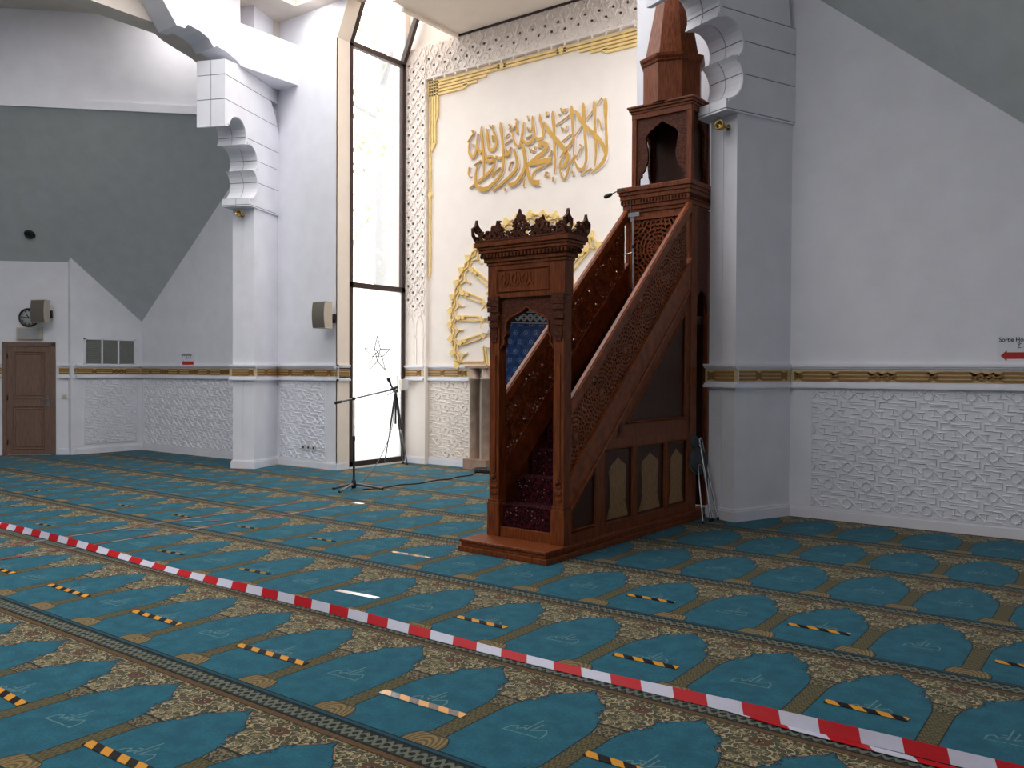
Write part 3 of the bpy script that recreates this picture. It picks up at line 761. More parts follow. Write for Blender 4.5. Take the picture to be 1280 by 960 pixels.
AL, dL, eL = (-11.98,8.94), (-.3827,.9239), (-.9239,-.3827)
AR, dR, eR = (-3.64,9.04), (.3827,.9239), (-.9239,.3827)
pillar('pillar_left', AL, dL, eL, 0., 0)
pillar('pillar_right', AR, dR, eR, .14, 1)
# wall over the rib, lobed nave beam and its soffit
m = MB(); m.obox((*AL,0), (*dL,0), (*eL,0), EZ, (.0,0,6.3), (1.05,.4,ZC)); struct(m.build('wall_over_rib', M_WHITE))
prof = [(9.65,6.52),(8.5,6.52),(8.42,6.58),(8.25,6.66),(8.05,6.70),(8.0,6.66),(7.9,6.78),(7.75,6.84),(7.55,6.87),(7.5,6.80),(7.36,6.80),(7.1,7.15),(6.9,7.5),(6.8,ZC)]
m = MB(); m.prism(prof+[(8.48,ZC),(8.48,7.2),(9.65,7.2)], (-12.2,0,0), EY, EZ, EX, 0, .48)
struct(m.build('beam_nave', M_WHITE))
m = MB(); m.prism([(9.65,6.60),(8.5,6.60),(8.42,6.62),(8.16,6.74),(7.9,6.80),(7.65,6.87),(7.53,6.93),(3.5,6.93),(3.5,ZC),(9.65,ZC)], (-12.6,0,0), EY, EZ, EX, 0, .39)
struct(m.build('beam_nave_soffit', M_TAN))
# ------------------------------------------------------------------ the minbar
mb = empty('minbar', (-4.085,6.02,0), math.radians(-1.2))
tag(mb, 'tall carved brown wooden minbar with portal, carpeted stair and pointed spire', 'pulpit')
m = MB(); m.box((-.985,-.02,0),(.012,3.1,.05)); m.box((-.965,0,.05),(-.006,3.1,.085)); m.box((-.975,-.012,.085),(.004,3.1,.112)); m.build('plinth', M_WOOD, mb, .006)
# portal
def post(x0, x1):
    m = MB(); y0, y1 = .31, .425
    m.box((x0,y0,.11),(x1,y1,2.33)); m.box((x0-.014,y0-.014,.11),(x1+.014,y1,.42)); m.box((x0-.008,y0-.008,.42),(x1+.008,y1,.45))
    cx = (x0+x1)/2
    for z in (.50,.56,.62): m.box((x0+.02,y0-.012,z),(x1-.02,y0,z+.03))
    for z in (.70,): m.box((x0+.035,y0-.01,z),(x1-.035,y0,z+1.1))
    p = m.build('post', M_WOOD, mb, .004)
    c = MB()
    for z, w_, d_ in ((1.92,.03,.012),(1.96,.045,.018),(2.0,.036,.014),(2.06,.05,.02),(2.12,.062,.026),(2.2,.066,.028),(2.25,.07,.03),(2.30,.066,.026)):
        c.box((cx-w_,y0-d_,z),(cx+w_,y0,z+.045))
    for k in range(4): c.lathe([(0,.02),(.012,.012),(.015,0)], 8, (cx-.045+.03*k,y0-.012,2.285), EX, EZ, (0,-1,0))
    c.build('carved_capital', M_CARVE, p)
    c = MB(); c.lathe([(0,.03),(.02,.02),(.028,0)], 10, (cx,y0,.66), EX, EZ, (0,-1,0)); c.build('carved_boss', M_CARVE, p)
post(-.885,-.77); post(-.155,-.04)
m = MB(); m.box((-.77,.315,.11),(-.155,.35,.205)); m.build('threshold_board', M_WOOD, mb, .004)
m = MB()
xl, xr, xc = -.77, -.155, -.4625
half = [(xl,2.33),(xc,2.33),(xc,2.232),(xc-.05,2.195),(xc-.12,2.165),(xc-.19,2.14),(xc-.235,2.10),(xc-.245,2.04),(xc-.235,1.99),(xc-.27,1.95),(xc-.262,1.90),(xc-.29,1.87),(xl,1.84)]
m.prism(half, (0,.33,0), EX, EZ, EY, 0, .06); m.prism([(2*xc-x,z) for x, z in half][::-1], (0,.33,0), EX, EZ, EY, 0, .06)
sp = m.build('arch_spandrel', M_CARVE, mb)
m = MB(); m.ribbon([(x,z+.012,.014) for x, z in half[2:]], (0,.33,0), EX, EZ, (0,-1,0), 0, .012); m.ribbon([(2*xc-x,z+.012,.014) for x, z in half[2:]], (0,.33,0), EX, EZ, (0,-1,0), 0, .012)
m.build('arch_moulding', M_WOOD, sp)
m = MB(); m.box((-.90,.30,2.33),(-.03,.435,2.64))
for a, b in (((-.79,2.385),(-.20,2.385)),((-.79,2.585),(-.20,2.585)),((-.79,2.385),(-.79,2.585)),((-.20,2.385),(-.20,2.585))): m.bar(a,b,.022,(0,.30,0),EX,EZ,(0,-1,0),0,.014,True)
fz = m.build('frieze', M_WOOD, mb)
m = MB(); F = ((0,.30,0),EX,EZ,(0,-1,0),0,.009)
for k in range(3):
    x0 = -.745+.125*k
    m.ribbon([(x0+.02,2.54,.01),(x0+.0,2.50,.014),(x0+.01,2.45,.016),(x0+.05,2.435,.016),(x0+.085,2.46,.014),(x0+.08,2.51,.01)], *F)
    m.ribbon([(x0+.05,2.56,.008),(x0+.055,2.50,.012),(x0+.04,2.45,.01)], *F); m.ribbon([(x0+.09,2.55,.008),(x0+.1,2.47,.012),(x0+.12,2.43,.008)], *F)
m.build('carved_lettering', M_WOOD, fz)
def cornice(name, x0, x1, y0, y1, steps, parent, teeth=None):
    m = MB()
    for z0, z1, o in steps: m.box((x0-o,y0-o,z0),(x1+o,y1+o,z1))
    c = m.build(name, M_WOOD, parent, .006)
    if teeth:
        t = MB(); z, o, hh = teeth; n = int((x1-x0+2*o)/.04)
        for k in range(n): t.lathe([(0,-hh),(.008,-hh*.5),(.013,0),(.011,hh)], 6, (x0-o+.02+k*.04,y0-o-.0,z))
        n = int((y1-y0+2*o)/.04)
        for k in range(n):
            for xx in (x1+o, x0-o): t.lathe([(0,-hh),(.008,-hh*.5),(.013,0),(.011,hh)], 6, (xx,y0-o+.02+k*.04,z))
        t.build('dentil_moulding', M_CARVE, c)
    return c
cornice('portal_cornice', -.90,-.03,.30,.435, [(2.63,2.66,.012),(2.66,2.70,.03),(2.70,2.745,.052),(2.745,2.775,.066),(2.775,2.80,.078),(2.80,2.845,.095)], mb, (2.715,.055,.02))
# pierced cresting
def crest(name, x0, x1, env, o, ax, tips):
    m = MB(); L = x1-x0; zb = 2.845; F = (o, ax, EZ, Vector(ax).cross(Vector(EZ)))
    m.bar((x0,zb+.008),(x1,zb+.008),.016,*F,-.014,.014)
    r = .027; z = zb+.03; j = 0
    while z < zb+.26:
        x = x0+.025+(j%2)*.022
        while x < x1-.015:
            if z+r*.7 < zb+env((x-x0)/L):
                ph = R.random()*6
                m.ribbon([(x+(r-.0055*t)*math.cos(ph+t), z+(r-.0055*t)*math.sin(ph+t), .016) for t in [i*.7 for i in range(9)]], *F, -.013, .013)
            x += .047
        z += .040; j += 1
    for f_, hh, w_ in tips:
        x = x0+f_*L
        m.prism([(x-w_*.5,zb+hh-.10),(x-w_,zb+hh-.07),(x-w_*.35,zb+hh-.035),(x,zb+hh),(x+w_*.35,zb+hh-.035),(x+w_,zb+hh-.07),(x+w_*.5,zb+hh-.10),(x,zb+hh-.125)][::-1], *F, -.014, .014)
        for sg in (-1,1):
            m.ribbon([(x+sg*.012,zb+.02,.02),(x+sg*.05,zb+.07,.02),(x+sg*.055,zb+hh*.6,.018),(x+sg*.02,zb+hh*.7,.014)], *F, -.013, .013)
    return m.build(name, M_CARVE, mb)
env = lambda f: max(.19*math.exp(-((f-.5)/.10)**2)+.05, .165*math.exp(-((f-.26)/.10)**2)+.01, .165*math.exp(-((f-.74)/.10)**2)+.01, .17*math.exp(-(f/.10)**2), .17*math.exp(-((f-1)/.10)**2), .12)
crest('cresting', -.98, .05, env, (0,.215,0), EX, [(.5,.265,.035),(.25,.185,.028),(.75,.185,.028)])
env2 = lambda f: max(.15*math.exp(-((f-.5)/.2)**2), .15*math.exp(-(f/.15)**2), .15*math.exp(-((f-1)/.15)**2))
for xx in (.05,-.98):
    crest('cresting', .215, .515, env2, (xx,0,0), EY, [(0.03,.215,.03),(.97,.20,.03)])
crest('cresting', -.98, .05, env, (0,.515,0), EX, [(.5,.22,.035),(.25,.16,.028),(.75,.16,.028)])

# stair flank
zt_ = lambda y: 1.538+.916*(y-.599)
Y0, Y1 = .425, 2.80
def par(a, b, ya=Y0, yb=Y1): return [(ya,zt_(ya)-b),(yb,zt_(yb)-b),(yb,zt_(yb)-a),(ya,zt_(ya)-a)]
def rosette_bars(m, centres, poly, w_, frame, d0, d1, rad=.36, nf=16, step=.040, r0=.022):
    """star rosettes of rings and spokes cut to a convex polygon; each strip belongs to its nearest centre"""
    def inside(p):
        for i in range(len(poly)):
            a, b = poly[i], poly[(i+1) % len(poly)]
            if (b[0]-a[0])*(p[1]-a[1])-(b[1]-a[1])*(p[0]-a[0]) < -1e-9: return False
        return True
    for ci, (cx, cy) in enumerate(centres):
        segs = []; rings = [r0, r0+step*1.25]; 
        while rings[-1] < rad: rings.append(rings[-1]+step)
        def pt(r, a): return (cx+r*math.cos(a), cy+r*math.sin(a))
        for k, r in enumerate(rings):
            n_ = nf if k < 4 else 2*nf; of = (k % 2)*PI/n_
            if k > 0:
                ww = w_*(.8 if k == 1 else 1.)
                for i in range(2*nf): segs.append((pt(r*(1+.035*(i%2)), i*PI/nf), pt(r*(1+.035*((i+1)%2)), (i+1)*PI/nf), ww))
            if k+1 < len(rings):
                for i in range(n_): segs.append((pt(r, 2*PI*i/n_+of), pt(rings[k+1], 2*PI*i/n_+of), w_*(.55 if k == 0 else .8)))
        if inside((cx,cy)) and inside((cx+r0,cy)) and inside((cx-r0,cy)): m.prism([pt(r0*1.2, 2*PI*i/12) for i in range(12)], *frame, d0, d1)
        for p, q, ww in segs:
            mx = ((p[0]+q[0])/2, (p[1]+q[1])/2); dd = math.hypot(mx[0]-cx, mx[1]-cy)
            if any(math.hypot(mx[0]-x, mx[1]-y) < dd-1e-6 for j_, (x, y) in enumerate(centres) if j_ != ci): continue
            if not inside(mx): continue
            m.bar(p, q, ww, *frame, d0, d1)
def flank(x_out, sg):
    """sg=+1: visible face towards +x"""
    X = lambda d: x_out - sg*d       # d: depth behind the outer face
    def pr_(m, poly, d0, d1): m.prism(poly if sg > 0 else poly[::-1], (0,0,0), EY, EZ, EX, *sorted((X(d0),X(d1))))
    m = MB(); pr_(m, par(0,.115), -.008, .062); pr_(m, par(-.012,.02), .004, .05); pr_(m, par(.115,.135), .0, .055); m.build('handrail', M_WOODH, mb, .008)
    # lattice
    m = MB(); poly = [(Y0,zt_(Y0)-.64),(Y1-.1,zt_(Y1-.1)-.64),(Y1-.1,zt_(Y1-.1)-.13),(Y0,zt_(Y0)-.13)]
    cs = []; n = 6
    for k in range(-1, n+2):
        y = .50+.437*k; cs.append((y+.02, zt_(y)-.385+.0))
        y2 = y+.2185; pass
    rosette_bars(m, cs, poly, .0185, ((X(.03),0,0),EY,EZ,EX), -.016, .016)
    for ya in (Y0+.01, Y1-.11): m.bar((ya,zt_(ya)-.64),(ya,zt_(ya)-.13),.03,(X(.03),0,0),EY,EZ,EX,-.02,.02)
    m.build('lattice_panel', M_WOODH, mb)
    m = MB(); pr_(m, par(.70,.95), .004, .05); pr_(m, par(.635,.665), -.012, .055); pr_(m, par(.665,.70), -.002, .05); pr_(m, par(.95,.975), -.008, .05); pr_(m, par(.975,1.0), .0, .05); m.build('stringer', M_WOODH, mb, .004)
    # panelling under the stringer
    m = MB(); pr_(m, [(Y0,.112),(Y1,.112),(Y1,zt_(Y1)-.96),(Y0,zt_(Y0)-.96)], .03, .05)
    ys = lambda z, b: .599+(z+b-1.538)/.916      # y where the line b under the rail reaches z
    pr_(m, [(Y0,.112),(Y1,.112),(Y1,.20),(Y0,.20)], .006, .05)
    pr_(m, [(ys(.915,.97),.915),(Y1,.915),(Y1,1.0),(ys(1.0,.97),1.0)], .006, .05)
    for a, b in ((.86,1.01),(1.545,1.62),(2.22,2.275),(2.74,Y1)): pr_(m, [(a,.2),(b,.2),(b,.915),(a,min(.915,zt_(a)-.97))], .006, .05)
    pr_(m, [(Y0,.2),(Y0+.02,.2),(Y0+.02,zt_(Y0+.02)-.97),(Y0,zt_(Y0)-.97)], .006, .05)
    # field round the triangle
    pr_(m, [(ys(1.0,.97),1.0),(Y1,1.0),(Y1,1.135),(ys(1.135,.97),1.135)], .012, .05)
    pr_(m, par(.97,1.13,ys(1.0,1.13),Y1), .012, .05); pr_(m, [(2.685,1.1),(Y1,1.1),(Y1,zt_(Y1)-.97),(2.685,zt_(2.685)-.97)], .012, .05)
    tri = [(ys(1.15,1.14),1.15),(2.68,1.15),(2.68,zt_(2.68)-1.14)]
    fr = ((X(0),0,0), EY, EZ, Vector((sg,0,0)))
    for i in range(3): m.bar(tri[i], tri[(i+1)%3], .024, *fr, -.012, .006, True); 
    pn = m.build('side_panelling', M_WOOD, mb)
    m = MB(); pr_(m, [(tri[0][0]+.03,1.165),(2.665,1.165),(2.665,zt_(2.665)-1.175)], .026, .04); m.build('dark_inset', M_WOODDK, pn); m = MB()
    pr_(m, [(Y0+.05,.235),(.83,.235),(.83,zt_(.83)-1.03),(Y0+.05,zt_(Y0+.05)-1.03)], .024, .04)
    m.build('dark_inset', M_WOODDK, pn)
    m = MB(); tz = [(Y0+.035,.225),(.845,.225),(.845,zt_(.845)-1.015),(Y0+.035,zt_(Y0+.035)-1.015)]
    for i in range(4): m.bar(tz[i], tz[(i+1)%4], .02, *fr, -.012, .004, True)
    m.build('panel_moulding', M_WOOD, pn)
    for a, b in ((1.01,1.545),(1.62,2.22),(2.275,2.74)):
        q = MB(); pr_(q, [(a+.02,.215),(b-.02,.215),(b-.02,.90),(a+.02,.90)], .026, .04); 
        ap = q.build('arched_panel', M_WOODDK, pn)
        q = MB(); rc = [(a+.012,.208),(b-.012,.208),(b-.012,.907),(a+.012,.907)]
        for i in range(4): q.bar(rc[i], rc[(i+1)%4], .022, *fr, -.014, .004, True)
        q.build('panel_moulding', M_WOOD, ap)
        q = MB(); w_ = b-a; c_ = (a+b)/2
        hp = [(.40,.03),(.36,.10),(.30,.20),(.27,.27),(.30,.31),(.285,.34),(.29,.50),(.31,.62),(.325,.70),(.28,.77),(.20,.81),(.10,.845),(.03,.875),(0,.905)]
        P = [(c_+x*w_*.95, .215+z*.68) for x, z in hp]; P += [(2*c_-y, z) for y, z in P[::-1][1:]]
        pr_(q, P, .021, .03); q.build('light_inlay', M_WOODLT, ap)
flank(-.04, 1); flank(-.885, -1)
# stair: carpeted steps
for k in range(9):
    z = .41+.235*k; y = .36+.25*k
    m = MB(); m.box((-.79,y+.012,max(.112,z-.5)),(-.135,y+.28,z-.012)); s_ = m.build('stair_step', M_WOODDK, mb)
    m = MB(); m.box((-.775,y,z-.235+(.03 if k == 0 else .0)),(-.15,y+.012,z-.01)); m.box((-.775,y-.004,z-.014),(-.15,y+.26,z))
    m.build('stair_carpet', M_STAIRC, s_, .004)
# tower
def tower_post(x0, x1, y0, y1):
    m = MB(); m.box((x0,y0,.112),(x1,y1,3.50)); m.box((x0+.015,y0-.008,.25),(x1-.015,y1+.008,3.3)); m.build('tower_post', M_WOOD, mb, .004)
tower_post(-.115,-.04,2.80,2.95); tower_post(-.885,-.81,2.80,2.95); tower_post(-.105,-.05,3.24,3.30); tower_post(-.885,-.82,3.24,3.30)
m = MB(); m.box((-.82,2.86,.112),(-.105,2.885,3.5)); m.box((-.82,3.255,.112),(-.105,3.275,3.5)); m.box((-.82,2.6,2.20),(-.105,3.27,2.29)); m.build('tower_back_panel', M_WOODDK, mb)
for x, sg in ((-.05,1),(-.875,-1)):
    m = MB(); a = [(2.95,3.5),(3.24,3.5),(3.24,2.33),(3.225,2.42),(3.20,2.50),(3.15,2.56),(3.095,2.58),(3.04,2.56),(2.99,2.50),(2.965,2.42),(2.975,2.33),(2.96,2.27),(2.955,2.15),(2.95,2.05)]
    m.prism(a if sg > 0 else a[::-1], (0,0,0), EY, EZ, EX, *sorted((x,x-sg*.03))); 
    m.build('tower_side_arch', M_CARVE, mb)
m = MB(); m.box((-.82,2.79,3.40),(-.105,2.86,3.5)); m.box((-.82,2.79,2.62),(-.105,2.86,2.69))
for a, b in ((-.82,-.79),(-.135,-.105)): m.box((a,2.79,2.69),(b,2.86,3.40))
rosette_bars(m, [(-.4625,3.06),(-.4625-.36,3.06-.36),(-.4625+.36,3.06-.36),(-.4625-.36,3.06+.36),(-.4625+.36,3.06+.36)], [(-.79,2.69),(-.135,2.69),(-.135,3.40),(-.79,3.40)], .019, ((0,2.82,0),EX,EZ,EY), -.011, .011, .42, 16, .046, .03)
m.build('tower_lattice', M_WOODH, mb)
pc = cornice('pulpit_cornice', -.865,-.085,2.785,3.28, [(3.48,3.52,.015),(3.52,3.57,.03),(3.57,3.63,.045),(3.63,3.68,.055),(3.68,3.72,.066),(3.72,3.775,.082)], mb, (3.60,.047,.022))
# kiosk
KX0, KX1, KY0, KY1, KZ0, KZ1 = -.805,-.05,2.80,3.28,3.775,4.63
kw = KX1-KX0; kh = KZ1-KZ0
hp = [(x*1.17, z) for x, z in [(.375,0.),(.37,.12),(.33,.14),(.33,.18),(.28,.22),(.265,.27),(.235,.33),(.225,.42),(.245,.52),(.26,.60),(.265,.66),(.235,.70),(.19,.74),(.15,.755),(.10,.79),(.04,.815),(0,.84)]]
def keyhole_side(c_, W_, flip):
    P = [(c_-W_/2,KZ0)]+[(c_-x*W_, KZ0+z*kh) for x, z in hp]+[(c_,KZ1),(c_-W_/2,KZ1)]
    return P if not flip else [(2*c_-x,z) for x, z in P][::-1]
m = MB(); cx = (KX0+KX1)/2; cy_ = (KY0+KY1)/2
for fl in (0,1):
    m.prism(keyhole_side(cx,kw-.1,fl), (0,KY0+.015,0), EX, EZ, EY, 0, .03)
    m.prism(keyhole_side(cy_,KY1-KY0-.08,fl), (KX0+.015,0,0), EY, EZ, EX, 0, .03)
    m.prism(keyhole_side(cy_,KY1-KY0-.08,fl), (KX1-.045,0,0), EY, EZ, EX, 0, .03)
m.build('kiosk_arch', M_CARVE, mb)
m = MB()
for x0, x1 in ((KX0,KX0+.06),(KX1-.06,KX1)):
    for y0, y1 in ((KY0,KY0+.06),(KY1-.05,KY1)): m.box((x0,y0,KZ0),(x1,y1,KZ1))
for y0 in (KY0-.004,): m.box((KX0,y0,KZ1-.07),(KX1,y0+.05,KZ1))
m.box((KX1-.04,KY0,KZ1-.07),(KX1+.003,KY1,KZ1)); m.box((KX0-.003,KY0,KZ1-.07),(KX0+.04,KY1,KZ1))
m.build('kiosk_frame', M_WOOD, mb, .003)
m = MB(); m.box((KX0+.06,KY1-.03,KZ0),(KX1-.06,KY1-.012,KZ1)); m.box((KX1-.075,KY0+.06,KZ0),(KX1-.06,KY1-.05,KZ1)); m.build('kiosk_back', M_WOODDK, mb)
m = MB(); x0, x1 = KX0, KX1
for z0, z1, o in ((4.62,4.65,.012),(4.65,4.68,.028),(4.68,4.705,.045)): m.box((x0-o,KY0-o,z0),(x1+o,KY1+o-.02,z1))
m.build('kiosk_cornice', M_WOOD, mb, .005)
def octo(m, prof, c): m.lathe(prof, 8, (c[0],c[1],0), (1,0,0), (0,1,0), EZ, False)
cc = (-.425,3.06)
m = MB(); octo(m, [(0,4.70),(.345,4.70),(.345,5.17),(0,5.17)], cc); m.build('drum', M_WOOD, mb)
m = MB(); octo(m, [(.34,5.13),(.36,5.145),(.365,5.165),(.385,5.19),(.39,5.22),(.32,5.235),(0,5.235)], cc); m.build('drum_cornice', M_WOOD, mb)
m = MB(); octo(m, [(.325,5.23),(.175,6.0),(.02,6.85),(0,6.86)], cc); sp_ = m.build('spire', M_WOOD, mb)
m = MB(); m.lathe([(0,6.82),(.03,6.84),(.05,6.9),(.02,6.96),(.035,7.0),(.01,7.06),(0,7.2)], 12, (cc[0],cc[1],0)); m.build('finial', M_BRASS, sp_)

# ------------------------------------------------------------------ helpers in minbar space
def MBW(x, y, z):
    a = math.radians(-1.2); return Vector((-4.085+x*math.cos(a)-y*math.sin(a), 6.02+x*math.sin(a)+y*math.cos(a), z))
# microphone pole on the pulpit stair
b0 = MBW(-.60,2.50,2.29)
ms = empty('microphone_stand', b0); tag(ms, 'short chrome microphone pole with bent black gooseneck at top of minbar stair', 'microphone stand')
m = MB(); m.tube([(0,0,.012),(-.012,0,1.12)], .014, 10); m.build('pole', M_CHROME, ms)
m = MB(); m.lathe([(0,0),(.09,0),(.09,.012),(.02,.022),(0,.022)], 18, (0,0,0)); m.build('foot', M_BLACK, ms); m = MB(); m.lathe([(.018,.12),(.02,.13),(.02,.22),(.018,.23)], 12, (0,0,0)); m.build('collar', M_BLACK, ms)
m = MB(); m.box((-.055,-.035,1.09),(.085,.03,1.135)); m.box((-.035,-.02,1.04),(.015,.02,1.09)); m.build('clamp', M_CHROME, ms); m = MB(); m.lathe([(.018,.74),(.02,.76),(.018,.78)],10,(-.008,0,0)); m.build('collar', M_BLACK, ms)
m = MB(); m.tube([(-.008,0,.70),(-.06,-.03,.68),(-.12,-.03,.675)], .006, 6); m.build('clip_arm', M_CHROME, ms)
m = MB(); m.tube([(-.03,0,1.13),(-.035,-.005,1.27),(-.06,-.01,1.36),(-.12,-.03,1.40),(-.2,-.06,1.385),(-.24,-.07,1.365)], .006, 6); m.tube([(-.235,-.07,1.367),(-.26,-.08,1.355),(-.31,-.10,1.335),(-.325,-.105,1.328)], [.010,.022,.024,.012], 10); m.build('gooseneck', M_BLACK, ms)

# folded stool leaning on the minbar flank
fs = empty('folding_stool', (-3.95,9.0,0)); tag(fs, 'folded tubular stool with dark round seat leaning against the minbar', 'stool')
O2 = Vector((-3.95,9.0,0)); loc = lambda pts: [Vector(p)-O2 for p in pts]
m = MB(); m.tube(loc([(-3.855,8.90,.01),(-3.95,8.98,.46),(-4.045,9.02,.88),(-4.05,9.045,.915),(-4.042,9.07,.885),(-3.94,9.06,.46),(-3.83,9.05,.01)]), .010, 8); m.tube(loc([(-3.87,8.93,.1),(-3.85,9.045,.1)]), .006, 6); m.build('tube_frame', M_CHROME, fs)
m = MB(); m.tube(loc([(-3.86,8.71,.01),(-3.93,8.79,.32),(-4.00,8.88,.60),(-4.01,8.93,.62),(-3.99,8.97,.60),(-3.92,8.96,.32),(-3.85,8.96,.01)]), .010, 8); m.build('tube_frame', M_CHROME, fs)
for c_, r_, nm in (((-4.055,8.90,.875),.075,'back_pad'),((-4.03,8.955,.66),.155,'seat')):
    n_ = Vector((.93,-.28,.22)).normalized(); a_ = n_.cross(Vector((0,0,1))).normalized(); b_ = a_.cross(n_)
    m = MB(); m.lathe([(0,-.018),(r_*.96,-.018),(r_,-.008),(r_,.008),(r_*.9,.018),(0,.022)], 24, Vector(c_)-O2, a_, b_, n_); p_ = m.build(nm, M_SEAT, fs)
    m = MB(); m.lathe([(r_*.97,-.02),(r_*1.03,-.014),(r_*1.03,-.003),(r_*.98,.002)], 24, Vector(c_)-O2, a_, b_, n_); m.build('green_edge', M_GREENPL, p_)
for p in ((-3.855,8.90,.0),(-3.83,9.05,0),(-3.86,8.71,0),(-3.85,8.96,0)):
    m = MB(); m.lathe([(0,0),(.015,0),(.014,.035),(0,.035)], 10, Vector(p)-O2); m.build('rubber_foot', M_BLACK, fs)

# ------------------------------------------------------------------ boom microphone stand, tripod, cables
bs = Vector((-8.76,8.18,0)); st_ = empty('boom_stand', bs); tag(st_, 'black boom microphone stand on folding legs in front of the tall window', 'microphone stand')
m = MB(); m.tube([(0,0,.06),(0,0,.72)], .016, 10); m.build('pole', M_BLACK, st_); m = MB(); m.tube([(0,0,.70),(0,0,1.27)], .013, 8); m.build('inner_pole', M_STEEL, st_)
m = MB(); m.lathe([(.0,.03),(.03,.03),(.034,.06),(.034,.12),(.02,.15),(.012,.16)], 12, (0,0,0)); m.build('hub', M_BLACK, st_); m = MB(); m.lathe([(.017,.68),(.021,.69),(.021,.74),(.016,.75)],10,(0,0,0)); m.build('collar', M_BLACK, st_)
for dx, dy in ((-.29,-.10),(.03,-.28),(.25,.29)):
    m = MB(); m.tube([(dx*.06,dy*.06,.09),(dx,dy,.018)], .018, 8); l_ = m.build('leg', M_STEEL, st_)
    m = MB(); m.tube([(dx*.93,dy*.93,.02),(dx*1.06,dy*1.06,.016)], .016, 8); m.build('rubber_foot', M_BLACK, l_)
m = MB(); m.tube([(-.20,-.15,1.205),(.43,.32,1.395)], .012, 8); bo = m.build('boom', M_STEEL, st_)
m = MB(); m.tube([(-.215,-.16,1.20),(-.13,-.095,1.225)], .018, 8); m.build('counterweight', M_BLACK, bo)
m = MB(); m.lathe([(.0,-.03),(.024,-.03),(.024,.03),(0,.03)], 12, (0,0,1.265), (0,0,1), (.8,.6,0), (.6,-.8,0)); m.build('clutch', M_BLACK, bo)
mi = empty('microphone', bs+Vector((.43,.32,1.395))); tag(mi, 'black handheld microphone clipped at the raised end of the boom', 'microphone')
m = MB(); m.tube([(.01,.008,-.02),(-.02,-.015,.05),(-.035,-.027,.10)], [.012,.013,.016], 10); m.build('handle', M_BLACK, mi); m = MB(); m.tube([(-.035,-.027,.10),(-.045,-.033,.125),(-.055,-.04,.15),(-.06,-.043,.16)], [.018,.026,.024,.010], 10); m.build('head', M_BLACK, mi)
m = MB(); m.tube([(-.03,-.025,-.01),(.02,.015,.02),(.05,.04,.03)], .018, 8); m.build('clip', M_BLACK, mi)
tp = Vector((-10.56,10.84,0)); tr = empty('tripod', tp); tag(tr, 'slim black tripod standing beside the bright window frame', 'tripod')
for dx, dy in ((-.17,-.10),(.15,.14),(-.02,.22)):
    m = MB(); m.tube([(dx*.1,dy*.1,1.19),(dx*.5,dy*.5,.62)], .016, 8); l_ = m.build('leg', M_BLACK, tr); m = MB(); m.tube([(dx*.48,dy*.48,.64),(dx,dy,.012)], .012, 8); m.build('lower_leg', M_STEEL, l_)
    m = MB(); m.tube([(dx*.97,dy*.97,.03),(dx*1.02,dy*1.02,.0)], .016, 8); m.build('rubber_foot', M_BLACK, l_)
m = MB(); m.tube([(0,0,.72),(0,0,1.27)], .018, 8); m.build('centre_column', M_BLACK, tr)
m = MB(); m.lathe([(.02,1.17),(.035,1.19),(.03,1.24),(.02,1.26)],12,(0,0,0)); m.box((-.035,-.03,1.27),(.035,.03,1.33)); m.tube([(0,0,1.30),(-.12,-.09,1.22)], .007, 6); m.build('pan_head', M_BLACK, tr)
m = MB(); m.tube([(.03,.02,1.32),(.03,.02,1.56)], .009, 6); m.build('antenna', M_BLACK, tr)
def cable(name, pts, r, label, cat='cable', m_=M_BLACK):
    P = [Vector(p) for p in pts]; Q = []
    for i in range(len(P)-1):
        a, b, c, d = P[max(i-1,0)], P[i], P[i+1], P[min(i+2,len(P)-1)]
        for t in [k/6 for k in range(6)]:
            Q.append(.5*((2*b)+(c-a)*t+(2*a-5*b+4*c-d)*t*t+(3*b-a-3*c+d)*t**3))
    Q.append(P[-1]); m = MB(); m.tube(Q, r, 6)
    return tag(m.build(name, m_, loc=P[0]), label, cat)
cable('floor_cable', [(-8.7,8.3,.008),(-8.6,8.55,.008),(-8.63,8.95,.008),(-8.52,9.25,.008),(-8.57,9.66,.008),(-8.50,9.9,.008),(-8.58,10.15,.008),(-8.56,10.5,.008),(-8.7,10.75,.008),(-8.66,11.0,.012)], .009, 'black cable crossing the carpet from the boom stand toward the marble columns')
cable('hanging_cable', [(-8.84,8.22,.008),(-9.05,8.50,.008),(-9.25,8.85,.05),(-9.6,9.4,.16),(-9.98,9.98,.36),(-10.32,10.5,.66),(-10.5,10.74,.98),(-10.55,10.80,1.18)], .007, 'thin black cable sagging between the boom stand and the tripod')
P = []
for k in range(60): P.append((-8.72+.28*math.cos(k*.9)*(.5+.5*R.random())+.1, 10.93+.13*math.sin(k*.9)*(.5+.5*R.random()), .012+.0009*k))
cable('cable_coil', P, .012, 'tangled black cable coil heaped by the foot of the marble columns')

